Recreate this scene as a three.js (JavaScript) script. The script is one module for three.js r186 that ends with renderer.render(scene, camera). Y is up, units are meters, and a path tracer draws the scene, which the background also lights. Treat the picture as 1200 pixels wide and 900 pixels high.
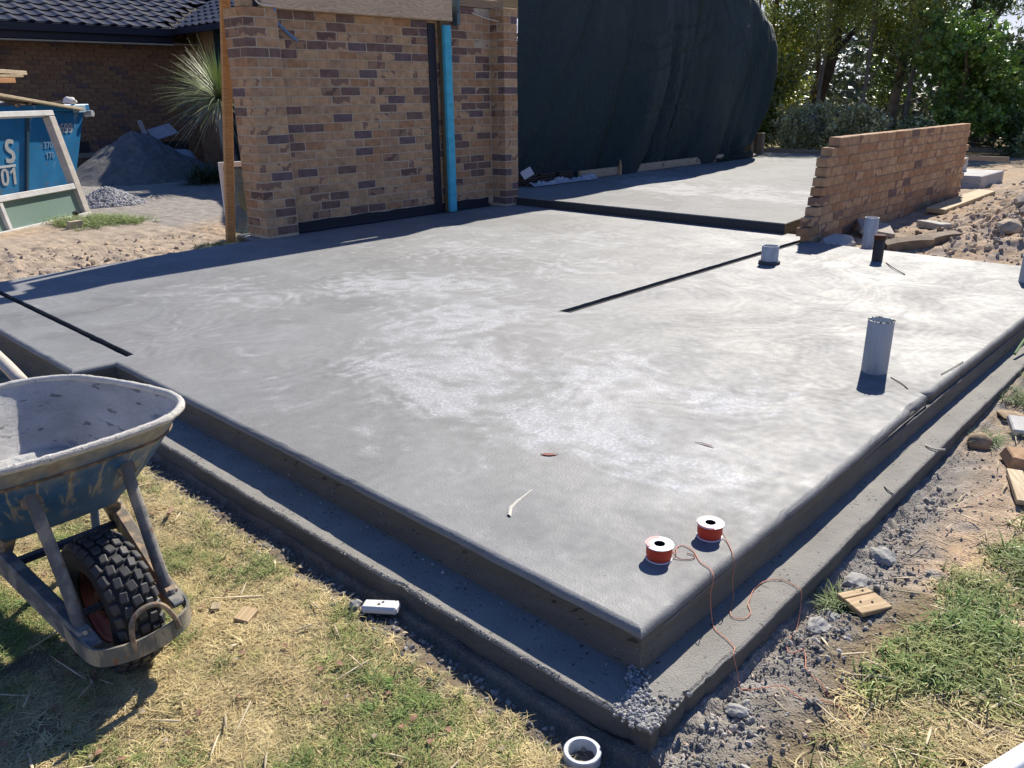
import * as THREE from 'three';
import { mergeGeometries, mergeVertices, toCreasedNormals } from 'three/addons/utils/BufferGeometryUtils.js';
import { FontLoader } from 'three/addons/loaders/FontLoader.js';
import { TextGeometry } from 'three/addons/geometries/TextGeometry.js';

// ------------------------------------------------------------------ camera, sky, sun, exposure
// x runs along the slab's right-hand edge, -z along its left-hand edge, y = 0 is the top of the slab
const scene = new THREE.Scene();
const camera = new THREE.PerspectiveCamera(51.16, 4 / 3, 0.05, 400);
camera.position.set(-1.468, 1.3, 0.953);
camera.quaternion.setFromRotationMatrix(new THREE.Matrix4().makeBasis(
  new THREE.Vector3(0.68762, -0.01176, 0.72597),
  new THREE.Vector3(0.25333, 0.94092, -0.22471),
  new THREE.Vector3(-0.68044, 0.33843, 0.64998)));
const renderer = new THREE.WebGLRenderer({ antialias: true });
renderer.setSize(1024, 768);
renderer.toneMapping = THREE.LinearToneMapping;
renderer.toneMappingExposure = 1.6;
renderer.shadowMap.enabled = true;

const SUN = new THREE.Vector3(0.719, 0.656, -0.227).normalize();
const sun = new THREE.DirectionalLight(new THREE.Color(1.0, 0.93, 0.82), 4.9);
sun.position.copy(SUN).multiplyScalar(40);
sun.castShadow = true;
sun.shadow.mapSize.set(4096, 4096);
Object.assign(sun.shadow.camera, { left: -25, right: 25, top: 25, bottom: -25, near: 1, far: 120 });
sun.shadow.bias = -0.0005;
sun.shadow.radius = 1;
scene.add(sun, sun.target);

{ // clear late-morning sky, whiter towards the horizon and towards the sun
  const W = 512, H = 256, d = new Float32Array(W * H * 4);
  for (let j = 0; j < H; j++) for (let i = 0; i < W; i++) {
    const el = ((j + 0.5) / H - 0.5) * Math.PI, az = ((i + 0.5) / W - 0.5) * 2 * Math.PI;
    const y = Math.sin(el), x = Math.cos(el) * Math.cos(az), z = Math.cos(el) * Math.sin(az);
    const cs = Math.max(0, x * SUN.x + y * SUN.y + z * SUN.z);
    const t = Math.pow(1 - Math.max(0, y), 7);
    const glow = 0.08 * Math.pow(cs, 6) + 0.3 * Math.pow(cs, 60);
    let r = 0.030 + 0.72 * t + glow, g = 0.088 + 0.68 * t + glow * 0.97, b = 0.27 + 0.55 * t + glow * 0.9;
    if (y < 0) { const k = Math.min(1, -y * 8); r += (0.13 - r) * k; g += (0.115 - g) * k; b += (0.09 - b) * k; }
    const o = (j * W + i) * 4; d[o] = r; d[o + 1] = g; d[o + 2] = b; d[o + 3] = 1;
  }
  const sky = new THREE.DataTexture(d, W, H, THREE.RGBAFormat, THREE.FloatType);
  sky.mapping = THREE.EquirectangularReflectionMapping;
  sky.magFilter = THREE.LinearFilter; sky.needsUpdate = true;
  scene.background = sky; scene.environment = sky;
}

// ------------------------------------------------------------------ helpers
function rngOf(seed) { let a = seed >>> 0; return () => { a = (a + 0x6D2B79F5) | 0; let t = Math.imul(a ^ (a >>> 15), 1 | a); t = (t + Math.imul(t ^ (t >>> 7), 61 | t)) ^ t; return ((t ^ (t >>> 14)) >>> 0) / 4294967296; }; }
const PERM = new Uint8Array(512), GX = new Float32Array(256), GY = new Float32Array(256);
{ const r = rngOf(77), p = [...Array(256).keys()]; for (let i = 255; i > 0; i--) { const j = Math.floor(r() * (i + 1)); [p[i], p[j]] = [p[j], p[i]]; }
  for (let i = 0; i < 512; i++) PERM[i] = p[i & 255]; for (let i = 0; i < 256; i++) { const a = i / 256 * 2 * Math.PI; GX[i] = Math.cos(a); GY[i] = Math.sin(a); } }
function noise(x, y, per = 256, s = 0) { // gradient noise, period per (<= 256), about -0.7..0.7
  const xf = Math.floor(x), yf = Math.floor(y), u = x - xf, v = y - yf;
  const x0 = ((xf % per) + per) % per, y0 = ((yf % per) + per) % per, x1 = (x0 + 1) % per, y1 = (y0 + 1) % per;
  const h = (i, j) => PERM[(PERM[(i + s) & 255] + j) & 255];
  const a = h(x0, y0), b = h(x1, y0), c = h(x0, y1), d = h(x1, y1);
  const su = u * u * u * (u * (u * 6 - 15) + 10), sv = v * v * v * (v * (v * 6 - 15) + 10);
  const n0 = GX[a] * u + GY[a] * v, n1 = GX[b] * (u - 1) + GY[b] * v, n2 = GX[c] * u + GY[c] * (v - 1), n3 = GX[d] * (u - 1) + GY[d] * (v - 1);
  return (n0 + (n1 - n0) * su) * (1 - sv) + (n2 + (n3 - n2) * su) * sv;
}
function fbm(x, y, oct = 4, per = 256, s = 0) { let a = 0, k = 1, t = 0; for (let i = 0; i < oct; i++) { a += noise(x, y, per, s + i * 17) * k; t += k; k *= 0.5; x *= 2; y *= 2; per = Math.min(256, per * 2); } return a / t * 1.6; }
const clamp = (x, a = 0, b = 1) => Math.min(b, Math.max(a, x));
const sstep = (a, b, x) => { const t = clamp((x - a) / (b - a)); return t * t * (3 - 2 * t); };
const lerp = (a, b, t) => a + (b - a) * t;
const V = (b, h, a) => new THREE.Vector3(b, h, -a);        // along the right edge, up, along the left edge
const C3 = (r, g, b) => new THREE.Color().setRGB(r, g, b);
function tex(w, h, fn, { srgb = false, rx = 1, ry = rx, wrap = true } = {}) { // fn(i, j) -> [r, g, b] linear 0..1 or a number
  const d = new Uint8Array(w * h * 4), enc = (x) => { x = clamp(x); return 255 * (srgb ? (x <= 0.0031308 ? 12.92 * x : 1.055 * Math.pow(x, 1 / 2.4) - 0.055) : x); };
  for (let j = 0; j < h; j++) for (let i = 0; i < w; i++) { const c = fn(i, j), o = (j * w + i) * 4; if (typeof c === 'number') d[o] = d[o + 1] = d[o + 2] = enc(c); else { d[o] = enc(c[0]); d[o + 1] = enc(c[1]); d[o + 2] = enc(c[2]); } d[o + 3] = 255; }
  const t = new THREE.DataTexture(d, w, h, THREE.RGBAFormat); t.colorSpace = srgb ? THREE.SRGBColorSpace : THREE.NoColorSpace;
  t.magFilter = THREE.LinearFilter; t.minFilter = THREE.LinearMipmapLinearFilter; t.generateMipmaps = true;
  t.wrapS = t.wrapT = wrap ? THREE.RepeatWrapping : THREE.ClampToEdgeWrapping; t.repeat.set(rx, ry); t.needsUpdate = true; return t;
}
const again = (t, rx, ry = rx) => { const c = t.clone(); c.repeat.set(rx, ry); c.needsUpdate = true; return c; };
const std = (o) => new THREE.MeshStandardMaterial({ roughness: 0.9, metalness: 0, ...o });

const used = new Map();
const numbered = (n) => { const k = used.get(n) ?? 0; used.set(n, k + 1); return k ? `${n}_${String(k).padStart(3, '0')}` : n; };
function add(o, name, parent) { o.name = parent ? name : numbered(name); o.castShadow = o.receiveShadow = true; (parent ?? scene).add(o); return o; }
const obj = (name, geo, mat, parent) => add(new THREE.Mesh(geo, mat), name, parent);
function thing(name, label, category, pos = [0, 0, 0], turn = 0, group) { const g = new THREE.Group(); g.position.set(...pos); g.rotation.y = turn; add(g, name); return tag(g, label, category, group); }
function tag(o, label, category, group) { o.userData.label = label; o.userData.category = category; if (group) o.userData.group = group; return o; }
const kind = (o, k, label) => { o.userData.kind = k; if (label) o.userData.label = label; return o; };
const M4 = (p, e = [0, 0, 0], s = 1) => new THREE.Matrix4().compose(new THREE.Vector3(...p), new THREE.Quaternion().setFromEuler(new THREE.Euler(...e)), typeof s === 'number' ? new THREE.Vector3(s, s, s) : new THREE.Vector3(...s));
const at = (g, p, e, s) => g.applyMatrix4(M4(p, e, s));
const merge = (gs) => mergeGeometries(gs.map((g) => { const q = g.index ? g.toNonIndexed() : g; for (const k of Object.keys(q.attributes)) if (!['position', 'normal', 'uv'].includes(k)) q.deleteAttribute(k); return q; }));

// box with chamfered edges, uv in metres (plus an offset), 44 triangles
function cbox(w, h, d, c = 0.004, uo = 0, vo = 0, jit = 0, seed = 1) {
  const X = w / 2, Y = h / 2, Z = d / 2, pos = [], uv = [], r = rngOf(seed);
  const J = {}; const P = (sx, sy, sz, ax) => { // corner (sx, sy, sz) on the face whose axis is ax
    const k = sx + ',' + sy + ',' + sz; J[k] ??= [0, 0, 0].map(() => (r() - 0.5) * 2 * jit); const j = J[k];
    return [sx * (ax === 0 ? X : X - c) + j[0], sy * (ax === 1 ? Y : Y - c) + j[1], sz * (ax === 2 ? Z : Z - c) + j[2]]; };
  const tri = (a, b, e) => { const n = new THREE.Vector3().crossVectors(new THREE.Vector3(b[0] - a[0], b[1] - a[1], b[2] - a[2]), new THREE.Vector3(e[0] - a[0], e[1] - a[1], e[2] - a[2]));
    if (n.x * (a[0] + b[0] + e[0]) + n.y * (a[1] + b[1] + e[1]) + n.z * (a[2] + b[2] + e[2]) < 0) { [b, e] = [e, b]; n.negate(); }
    const ax = Math.abs(n.x) > Math.abs(n.y) ? (Math.abs(n.x) > Math.abs(n.z) ? 0 : 2) : (Math.abs(n.y) > Math.abs(n.z) ? 1 : 2);
    for (const q of [a, b, e]) { pos.push(...q); uv.push((ax === 0 ? q[2] : q[0]) + uo, (ax === 1 ? q[2] : q[1]) + vo); } };
  const quad = (a, b, e, f) => { tri(a, b, e); tri(a, e, f); };
  for (const s of [-1, 1]) { quad(P(s, -1, -1, 0), P(s, 1, -1, 0), P(s, 1, 1, 0), P(s, -1, 1, 0)); quad(P(-1, s, -1, 1), P(1, s, -1, 1), P(1, s, 1, 1), P(-1, s, 1, 1)); quad(P(-1, -1, s, 2), P(1, -1, s, 2), P(1, 1, s, 2), P(-1, 1, s, 2)); }
  for (const s of [-1, 1]) for (const t of [-1, 1]) {
    quad(P(s, t, -1, 0), P(s, t, 1, 0), P(s, t, 1, 1), P(s, t, -1, 1)); quad(P(s, -1, t, 0), P(s, 1, t, 0), P(s, 1, t, 2), P(s, -1, t, 2)); quad(P(-1, s, t, 1), P(1, s, t, 1), P(1, s, t, 2), P(-1, s, t, 2));
    for (const q of [-1, 1]) tri(P(s, t, q, 0), P(s, t, q, 1), P(s, t, q, 2)); }
  const g = new THREE.BufferGeometry(); g.setAttribute('position', new THREE.Float32BufferAttribute(pos, 3)); g.setAttribute('uv', new THREE.Float32BufferAttribute(uv, 2)); g.computeVertexNormals(); return g;
}
// tube along points with a radius per point
function taper(pts, rad, sides = 8, cap = true) {
  const n = pts.length, pos = [], uv = [], idx = []; let len = 0, ref = new THREE.Vector3(0.13, 0.2, 0.97);
  for (let i = 0; i < n; i++) {
    const T = new THREE.Vector3().subVectors(pts[Math.min(n - 1, i + 1)], pts[Math.max(0, i - 1)]).normalize();
    const N = ref.clone().addScaledVector(T, -ref.dot(T)).normalize(), B = new THREE.Vector3().crossVectors(T, N); ref = N;
    if (i) len += pts[i].distanceTo(pts[i - 1]);
    for (let k = 0; k <= sides; k++) { const a = k / sides * Math.PI * 2, q = pts[i].clone().addScaledVector(N, Math.cos(a) * rad[i]).addScaledVector(B, Math.sin(a) * rad[i]); pos.push(q.x, q.y, q.z); uv.push(k / sides * rad[0] * 6.283, len); }
  }
  for (let i = 0; i < n - 1; i++) for (let k = 0; k < sides; k++) { const a = i * (sides + 1) + k, b = a + sides + 1; idx.push(a, a + 1, b, b, a + 1, b + 1); }
  if (cap) for (const i of [0, n - 1]) { const c = pos.length / 3; pos.push(pts[i].x, pts[i].y, pts[i].z); uv.push(0, 0); for (let k = 0; k < sides; k++) { const a = i * (sides + 1) + k; i ? idx.push(a, a + 1, c) : idx.push(a + 1, a, c); } }
  const g = new THREE.BufferGeometry(); g.setAttribute('position', new THREE.Float32BufferAttribute(pos, 3)); g.setAttribute('uv', new THREE.Float32BufferAttribute(uv, 2)); g.setIndex(idx); g.computeVertexNormals(); return g;
}
const spline = (pts, n) => new THREE.CatmullRomCurve3(pts).getPoints(n);
const tubeOf = (pts, r, n = 40, sides = 6) => taper(spline(pts, n), Array(n + 1).fill(r), sides);
// grid surface from f(u, v) -> Vector3
function surf(nu, nv, f, uvf = (u, v) => [u, v]) {
  const pos = [], uv = [], idx = [];
  for (let j = 0; j <= nv; j++) for (let i = 0; i <= nu; i++) { const p = f(i / nu, j / nv); pos.push(p.x, p.y, p.z); uv.push(...uvf(i / nu, j / nv)); }
  for (let j = 0; j < nv; j++) for (let i = 0; i < nu; i++) { const a = j * (nu + 1) + i, b = a + nu + 1; idx.push(a, a + 1, b, b, a + 1, b + 1); }
  const g = new THREE.BufferGeometry(); g.setAttribute('position', new THREE.Float32BufferAttribute(pos, 3)); g.setAttribute('uv', new THREE.Float32BufferAttribute(uv, 2)); g.setIndex(idx); g.computeVertexNormals(); return g;
}
// an irregular stone
function stone(seed, sx, sy, sz, det = 1, rough = 0.25) {
  const g = mergeVertices(new THREE.IcosahedronGeometry(1, det).deleteAttribute('normal').deleteAttribute('uv'), 1e-4), p = g.attributes.position, r = rngOf(seed), uv = [];
  for (let i = 0; i < p.count; i++) { const k = 1 + (r() - 0.5) * 2 * rough; p.setXYZ(i, p.getX(i) * k * sx, p.getY(i) * k * sy, p.getZ(i) * k * sz); uv.push(p.getX(i), p.getZ(i) + p.getY(i)); }
  g.setAttribute('uv', new THREE.Float32BufferAttribute(uv, 2)); g.computeVertexNormals(); return g;
}
function stoneFlat(...a) { const g = stone(...a).toNonIndexed(); g.computeVertexNormals(); return g; }
// many copies of one shape as one uncountable mass: spots are {p, e, s, c}
function mass(name, label, geo, mat, spots, parent) {
  const m = new THREE.InstancedMesh(geo, mat, spots.length);
  spots.forEach((s, i) => { m.setMatrixAt(i, M4(s.p, s.e, s.s)); if (s.c) m.setColorAt(i, s.c); });
  m.instanceMatrix.needsUpdate = true; add(m, name, parent); return kind(m, 'stuff', label);
}
// solid with an upright side and a rounded upper edge from an outline of [b, a] points, uv = plan in metres
function poured(outline, top, bottom, r, { step = 0.04, wob = 0.003, seed = 3, rough = null, multi = false, rf = () => 1 } = {}) {
  const O = []; const n0 = outline.length; let area = 0;
  outline.forEach(([b, a], i) => { const [b1, a1] = outline[(i + 1) % n0]; area += b * a1 - b1 * a; });
  const src = area > 0 ? outline : [...outline].reverse();
  src.forEach(([b, a], i) => { const [b1, a1] = src[(i + 1) % n0], L = Math.hypot(b1 - b, a1 - a), k = Math.max(1, Math.round(L / step)); for (let j = 0; j < k; j++) O.push([lerp(b, b1, j / k), lerp(a, a1, j / k)]); });
  const n = O.length, N = O.map((q, i) => { const p = O[(i + n - 1) % n], s = O[(i + 1) % n]; const e1 = [q[0] - p[0], q[1] - p[1]], e2 = [s[0] - q[0], s[1] - q[1]]; const l1 = Math.hypot(...e1), l2 = Math.hypot(...e2);
    const m = [e1[1] / l1 + e2[1] / l2, -e1[0] / l1 - e2[0] / l2], l = Math.hypot(...m) || 1; const c = Math.max(0.5, (m[0] / l) * (e1[1] / l1) - (m[1] / l) * (e1[0] / l1)); return [m[0] / l / c, m[1] / l / c]; });
  const prof = []; for (let i = 0; i <= 4; i++) { const t = i / 4 * Math.PI / 2; prof.push([r * (1 - Math.sin(t)), top - r * (1 - Math.cos(t))]); }
  const yb = (top - r + bottom) / 2; prof.push([0, lerp(top - r, bottom, 0.25)], [0, yb], [0, bottom]);
  const pos = [], uv = [], idx = [];
  const ring = prof.map(([inset, y], k) => O.map(([b, a], i) => { let w = wob * fbm((b + a * 0.37) * 7 + seed, (a - b * 0.3) * 7 + y * 20, 3), d = 0; if (rough) d = rough(b, a, k, y); 
    const q = rf(b, a), s = (k < 5 ? inset * q : inset) - w + d; const P = V(b - N[i][0] * s, (k < 5 ? top - (top - y) * q : y) - (k > 0 && k < 3 && rough ? d * 0.4 : 0), a - N[i][1] * s); pos.push(P.x, P.y, P.z); uv.push(P.x + (k > 4 ? y : 0), -P.z + (k > 4 ? y : 0)); return pos.length / 3 - 1; }));
  for (let k = 0; k < ring.length - 1; k++) for (let i = 0; i < n; i++) { const j = (i + 1) % n, a = ring[k][i], b = ring[k][j], c = ring[k + 1][i], d = ring[k + 1][j]; idx.push(a, c, b, b, c, d); }
  const arris = 4 * n * 6; // the rounded edge is trowelled with the top
  const contour = ring[0].map((v) => new THREE.Vector2(pos[v * 3], -pos[v * 3 + 2]));
  const g = new THREE.BufferGeometry(); g.setAttribute('position', new THREE.Float32BufferAttribute(pos, 3)); g.setAttribute('uv', new THREE.Float32BufferAttribute(uv, 2)); g.setIndex(idx);
  const sides = toCreasedNormals(g, 0.6), cp = [], cu = [];   // the flat top keeps its own upright normals
  for (const t of THREE.ShapeUtils.triangulateShape(contour, [])) for (const q of t) { const v = ring[0][q]; cp.push(pos[v * 3], top, pos[v * 3 + 2]); cu.push(uv[v * 2], uv[v * 2 + 1]); }
  const cap = new THREE.BufferGeometry(); cap.setAttribute('position', new THREE.Float32BufferAttribute(cp, 3)); cap.setAttribute('uv', new THREE.Float32BufferAttribute(cu, 2)); cap.setAttribute('normal', new THREE.Float32BufferAttribute(cp.map((_, i) => (i % 3 === 1 ? 1 : 0)), 3));
  if (!multi) return merge([sides, cap]);
  const cut = (g, from, to) => { const o = new THREE.BufferGeometry(); for (const k of ['position', 'normal', 'uv']) { const t = g.attributes[k]; o.setAttribute(k, new THREE.Float32BufferAttribute(t.array.slice(from * t.itemSize, to * t.itemSize), t.itemSize)); } return o; };
  return mergeGeometries([cut(sides, arris, sides.attributes.position.count), merge([cut(sides, 0, arris), cap])], true);
}

// ------------------------------------------------------------------ textures
const SL = 7.6, S0 = -0.5; // the slab map covers b, a = S0 .. S0 + SL
const PATCH = [[2.2, 3.65, 0.55, 0.9], [0.75, 1.65, 0.35, 0.9], [1.0, 1.2, 0.3, 1], [1.05, 2.0, 0.55, 1], [1.5, 1.35, 0.5, 0.9], [0.95, 0.95, 0.4, 0.9], [0.85, 0.5, 0.28, 0.8], [2.3, 3.5, 0.7, 0.7], [1.9, 2.5, 0.6, 0.8], [1.6, 0.75, 0.35, 0.8], [3.6, 4.3, 0.7, 0.6], [0.6, 1.7, 0.35, 0.5], [3.4, 3.2, 0.6, 0.5], [0.7, 0.25, 0.2, 0.4], [1.3, 4.3, 0.6, 0.5], [4.6, 4.0, 0.7, 0.5]];
const SW = 2048;
const slabMap = tex(SW, SW, (i, j) => {
  const b = S0 + (i + 0.5) / SW * SL, a = S0 + (j + 0.5) / SW * SL;
  const wx = fbm(b * 1.3, a * 1.3, 3, 256, 5) * 0.6, wy = fbm(b * 1.3 + 40, a * 1.3, 3, 256, 9) * 0.6;
  const big = fbm(b * 0.55 + wx, a * 0.55 + wy, 4, 256, 3), mid = fbm(b * 3 + wx * 2, a * 3 + wy * 2, 4, 256, 21), fine = fbm(b * 22, a * 22, 4, 256, 31), grit = noise(b * 190, a * 190, 256, 8);
  const arc = Math.sin((Math.hypot(b - 2.2 + wx * 0.5, a + 1.1 + wy * 0.5) * 9 + mid * 2.2)) * 0.5 + Math.sin((Math.hypot(b - 7.2 + wx * 0.4, a - 2.4) * 11 + mid * 2)) * 0.5;
  const sw = Math.sin(Math.hypot(b - 3.9 + wx, a - 1.4 + wy) * 46 + mid * 5) * sstep(0.0, 0.4, fbm(b * 1.1 + 4, a * 1.1, 3, 256, 131)) + Math.sin(Math.hypot(b - 0.6 + wx, a - 4.2 + wy) * 40 + mid * 5) * sstep(0.0, 0.4, fbm(b * 1.0 + 14, a * 1.0, 3, 256, 133));
  const damp = sstep(0.08, 0.2, fbm(b * 0.9 + wx, a * 0.9 + wy + 30, 5, 256, 135));
  let v = 0.198 * (1 + 0.20 * big + 0.12 * mid + 0.12 * fine + 0.05 * arc + 0.05 * sw + 0.12 * grit - 0.12 * damp);
  const warm = 0.5 + fbm(b * 0.8 + 9, a * 0.8, 3, 256, 44);
  let m = 0; for (const [pb, pa, pr, pk] of PATCH) { const q = Math.hypot(b - pb + wx * 0.5, (a - pa + wy * 0.5)) / pr; m = Math.max(m, pk * Math.exp(-q * q)); }
  const flake = sstep(0.04, 0.85, m * 0.8 + 0.10 * sw + fbm(b * 9 + wx * 3, a * 9 + wy * 3, 5, 256, 61) * 0.62 + fbm(b * 2.2, a * 2.2, 3, 256, 71) * 0.25 - 0.08);
  const dust = flake * (0.52 + 0.62 * sstep(-0.12, 0.30, noise(b * 62, a * 62, 256, 90) + 0.6 * noise(b * 130, a * 130, 256, 91)) * (0.6 + 0.8 * sstep(-0.2, 0.25, fbm(b * 15, a * 15, 3, 256, 92))));
  v = lerp(v, 0.50, Math.min(1, dust) * 0.66);
  const pit = sstep(0.46, 0.56, noise(b * 60, a * 60, 256, 120)) * sstep(0.15, 0.4, noise(b * 5, a * 5, 256, 121)); v *= 1 - 0.5 * pit;
  return [v * (0.97 + 0.02 * warm), v, v * (1.01 - 0.02 * warm + 0.06 * dust)];
}, { srgb: true, wrap: false });
const concBump = tex(1024, 1024, (i, j) => { const x = i / 1024, y = j / 1024; const w = fbm(x * 4, y * 4, 3, 4, 2);
  return 0.5 + 0.2 * fbm(x * 6 + w, y * 6, 4, 6, 3) + 0.14 * noise(x * 90, y * 90, 90, 4) + 0.2 * noise(x * 200, y * 200, 200, 5) + 0.06 * Math.sin(Math.hypot(x - 0.5, y - 0.2) * 60 + w * 8) - 0.3 * sstep(0.5, 0.62, noise(x * 40, y * 40, 40, 6)); });
const slabRough = tex(512, 512, (i, j) => { const x = i / 512, y = j / 512; const w = fbm(x * 3, y * 3, 3, 3, 172); return 0.74 + 0.15 * fbm(x * 7, y * 7, 5, 7, 171) + 0.09 * noise((x + w * 0.15) * 5, (y + w * 0.3) * 46, 46, 173) + 0.07 * noise((x + w * 0.3) * 40, (y + w * 0.2) * 6, 40, 174) + 0.08 * noise(x * 90, y * 90, 90, 175); });
const concMap = tex(1024, 1024, (i, j) => { const x = i / 1024, y = j / 1024; const v = 0.7 * (1 + 0.25 * fbm(x * 4, y * 4, 5, 4, 12) + 0.18 * noise(x * 120, y * 120, 120, 14)) * (1 - 0.7 * sstep(0.33, 0.44, noise(x * 44, y * 44, 44, 15)) * sstep(-0.1, 0.2, noise(x * 7, y * 7, 7, 16))); return [v, v * 0.985, v * 0.95]; }, { srgb: true });
const soilMap = tex(1024, 1024, (i, j) => { const x = i / 1024, y = j / 1024; const n = fbm(x * 8, y * 8, 5, 8, 22), g = noise(x * 110, y * 110, 110, 23), k = sstep(0.25, 0.5, noise(x * 60, y * 60, 60, 24)); const v = clamp(0.62 * (1 + 0.5 * n + 0.35 * g) + k * 0.22, 0.12, 1); return [v, v * (0.97 + 0.05 * g), v * (0.92 + 0.14 * k)]; }, { srgb: true });
const soilBump = tex(1024, 1024, (i, j) => { const x = i / 1024, y = j / 1024; return 0.5 + 0.3 * fbm(x * 10, y * 10, 5, 10, 32) + 0.2 * Math.abs(noise(x * 70, y * 70, 70, 33)) + 0.15 * noise(x * 150, y * 150, 150, 34); });
const grain = tex(512, 512, (i, j) => { const x = i / 512, y = j / 512; return clamp(0.72 + 0.22 * fbm(x * 6, y * 6, 5, 6, 41) + 0.12 * noise(x * 90, y * 90, 90, 42)); }, { srgb: true });
const woodMap = tex(512, 512, (i, j) => { const x = i / 512, y = j / 512; const w = fbm(x * 2, y * 8, 3, 8, 51); const r = Math.sin((y * 22 + w * 2.6) * 6.283); const f = noise(x * 6, y * 160, 160, 52); const v = clamp(0.74 + 0.10 * r + 0.13 * f + 0.1 * w); return [v, v * (0.97 + 0.02 * r), v * (0.92 + 0.04 * r)]; }, { srgb: true });
const woodBump = tex(512, 512, (i, j) => { const x = i / 512, y = j / 512; return 0.5 + 0.3 * noise(x * 5, y * 150, 150, 56) + 0.15 * fbm(x * 4, y * 30, 3, 30, 57); });

// ------------------------------------------------------------------ the ground: one sheet to the horizon
const H0 = -0.208;
function groundH(b, a) {
  const far = sstep(5.2, 6.4, a), n = fbm(b * 1.7, a * 1.7, 4, 256, 5) * 0.022, n2 = fbm(b * 9, a * 9, 3, 256, 6) * 0.010;
  let h = H0 + (-0.085 - H0) * far;
  const right = sstep(3.6, 6.2, b) * (1 - sstep(3.0, 5.5, a)); h = lerp(h, -0.045, right);
  h = lerp(h, -0.14, sstep(2.0, 4.5, b) * (1 - sstep(-0.2, 0.3, a)) * (1 - right));
  h += n + n2;
  // spoil heaps beyond the right end of the slab and behind the far left corner
  const heap = (pb, pa, sb, sa, k) => { const q = ((b - pb) / sb) ** 2 + ((a - pa) / sa) ** 2; return k * Math.exp(-q) * (1 + 0.9 * fbm(b * 3.2, a * 3.2, 4, 256, 15)); };
  h += heap(7.6, 0.55, 1.0, 0.75, 0.24) + heap(6.5, 0.35, 0.5, 0.45, 0.10) + heap(9.6, 0.6, 1.5, 0.8, 0.17) + heap(6.3, 1.0, 0.30, 0.22, 0.06) + heap(-0.4, 7.1, 0.9, 0.5, 0.09) + heap(0.9, 7.3, 0.8, 0.4, 0.04);
  h += heap(12.0, 1.2, 3.0, 1.0, 0.08);
  if (a < -0.13 && a > -1 && b > -0.4 && b < 3) { const k = (1 - sstep(0.12, 0.45, -0.16 - a)) * (0.4 + 0.6 * sstep(2.2, 0.6, b)); h += k * (0.040 * Math.abs(fbm(b * 9, a * 9, 4, 256, 35)) + 0.016 * Math.abs(noise(b * 34, a * 34, 256, 36)) - 0.010); }
  const dug = (b < 3 ? sstep(6.2, 6.5, a) * (1 - sstep(7.8, 8.8, a)) : 0) + (b > 5.8 ? sstep(5.8, 6.3, b) * (1 - sstep(11, 14, b)) * (1 - sstep(1.9, 2.3, a)) * 0.8 : 0); if (dug > 0) h += dug * (0.07 * Math.abs(fbm(b * 3.1, a * 3.9, 5, 256, 27)) + 0.022 * Math.abs(noise(b * 17 + n * 40, a * 21, 256, 28)) * sstep(-0.2, 0.3, noise(b * 2.3, a * 2.7, 256, 29)) - 0.014);
  // the trench along the footing, and the space under the slabs
  const out = Math.max(-0.19 - b, -0.16 - a, 0); // distance outside the near footing edges
  if (a < 3.6 && b < 6) { const t = 1 - sstep(0.02, 0.17, out + n * 2 + n2 * 3); if (out > 0) h -= 0.018 * t; }
  if (b < -0.2 && a >= 3.3 && a < 6) h -= 0.05 * (1 - sstep(0.03, 0.3, -0.22 - b));
  const inMain = b > -0.14 && b < 5.70 && a > -0.09 && a < 6.02, inRaised = b > 5.5 && b < 14.8 && a > 2.66 + Math.max(0, b - 10.3) * 0.7 && a < 9;
  if (inMain || inRaised) h = Math.min(h, -0.3);
  return h;
}
const soilCol = (b, a) => {
  const n = fbm(b * 0.9, a * 0.9, 4, 256, 8), n2 = fbm(b * 5, a * 5, 4, 256, 13);
  let c = [0.45, 0.345, 0.245];                              // dry clay
  const mixTo = (q, t) => { c = c.map((x, i) => lerp(x, q[i], clamp(t))); };
  mixTo([0.48, 0.34, 0.205], sstep(0.05, 0.5, n) * 0.7);
  const turf = (b < -0.2 && a < 4.2) || (a < -0.2 && b < 1.0 ? 1 : 0); if (turf) mixTo([0.17, 0.135, 0.075], 0.85);
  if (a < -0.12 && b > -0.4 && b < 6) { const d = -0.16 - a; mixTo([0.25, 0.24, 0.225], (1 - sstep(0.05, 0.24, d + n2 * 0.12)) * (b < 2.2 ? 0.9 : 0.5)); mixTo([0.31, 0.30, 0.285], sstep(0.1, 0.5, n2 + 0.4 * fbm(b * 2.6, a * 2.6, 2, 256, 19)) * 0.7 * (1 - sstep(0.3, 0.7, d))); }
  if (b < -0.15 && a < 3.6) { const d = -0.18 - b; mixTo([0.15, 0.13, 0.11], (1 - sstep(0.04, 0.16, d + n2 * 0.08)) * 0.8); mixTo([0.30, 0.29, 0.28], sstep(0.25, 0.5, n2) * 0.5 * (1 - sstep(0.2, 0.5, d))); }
  if (b > 5.7 && a < 2.2) mixTo([0.30, 0.27, 0.25], sstep(-0.1, 0.4, n2) * 0.7);
  if (a > 7.2 && b < 7) mixTo([0.30, 0.29, 0.28], sstep(7.2, 9.2, a + n * 1.5) * sstep(1.2, 2.4, b) * 0.9);
  if (a > 6 && b < 2.6 && a < 9) mixTo([0.42, 0.35, 0.275], 0.7);
  if (b > 18) mixTo([0.16, 0.13, 0.08], sstep(18, 22, b));
  return c;
};
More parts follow.
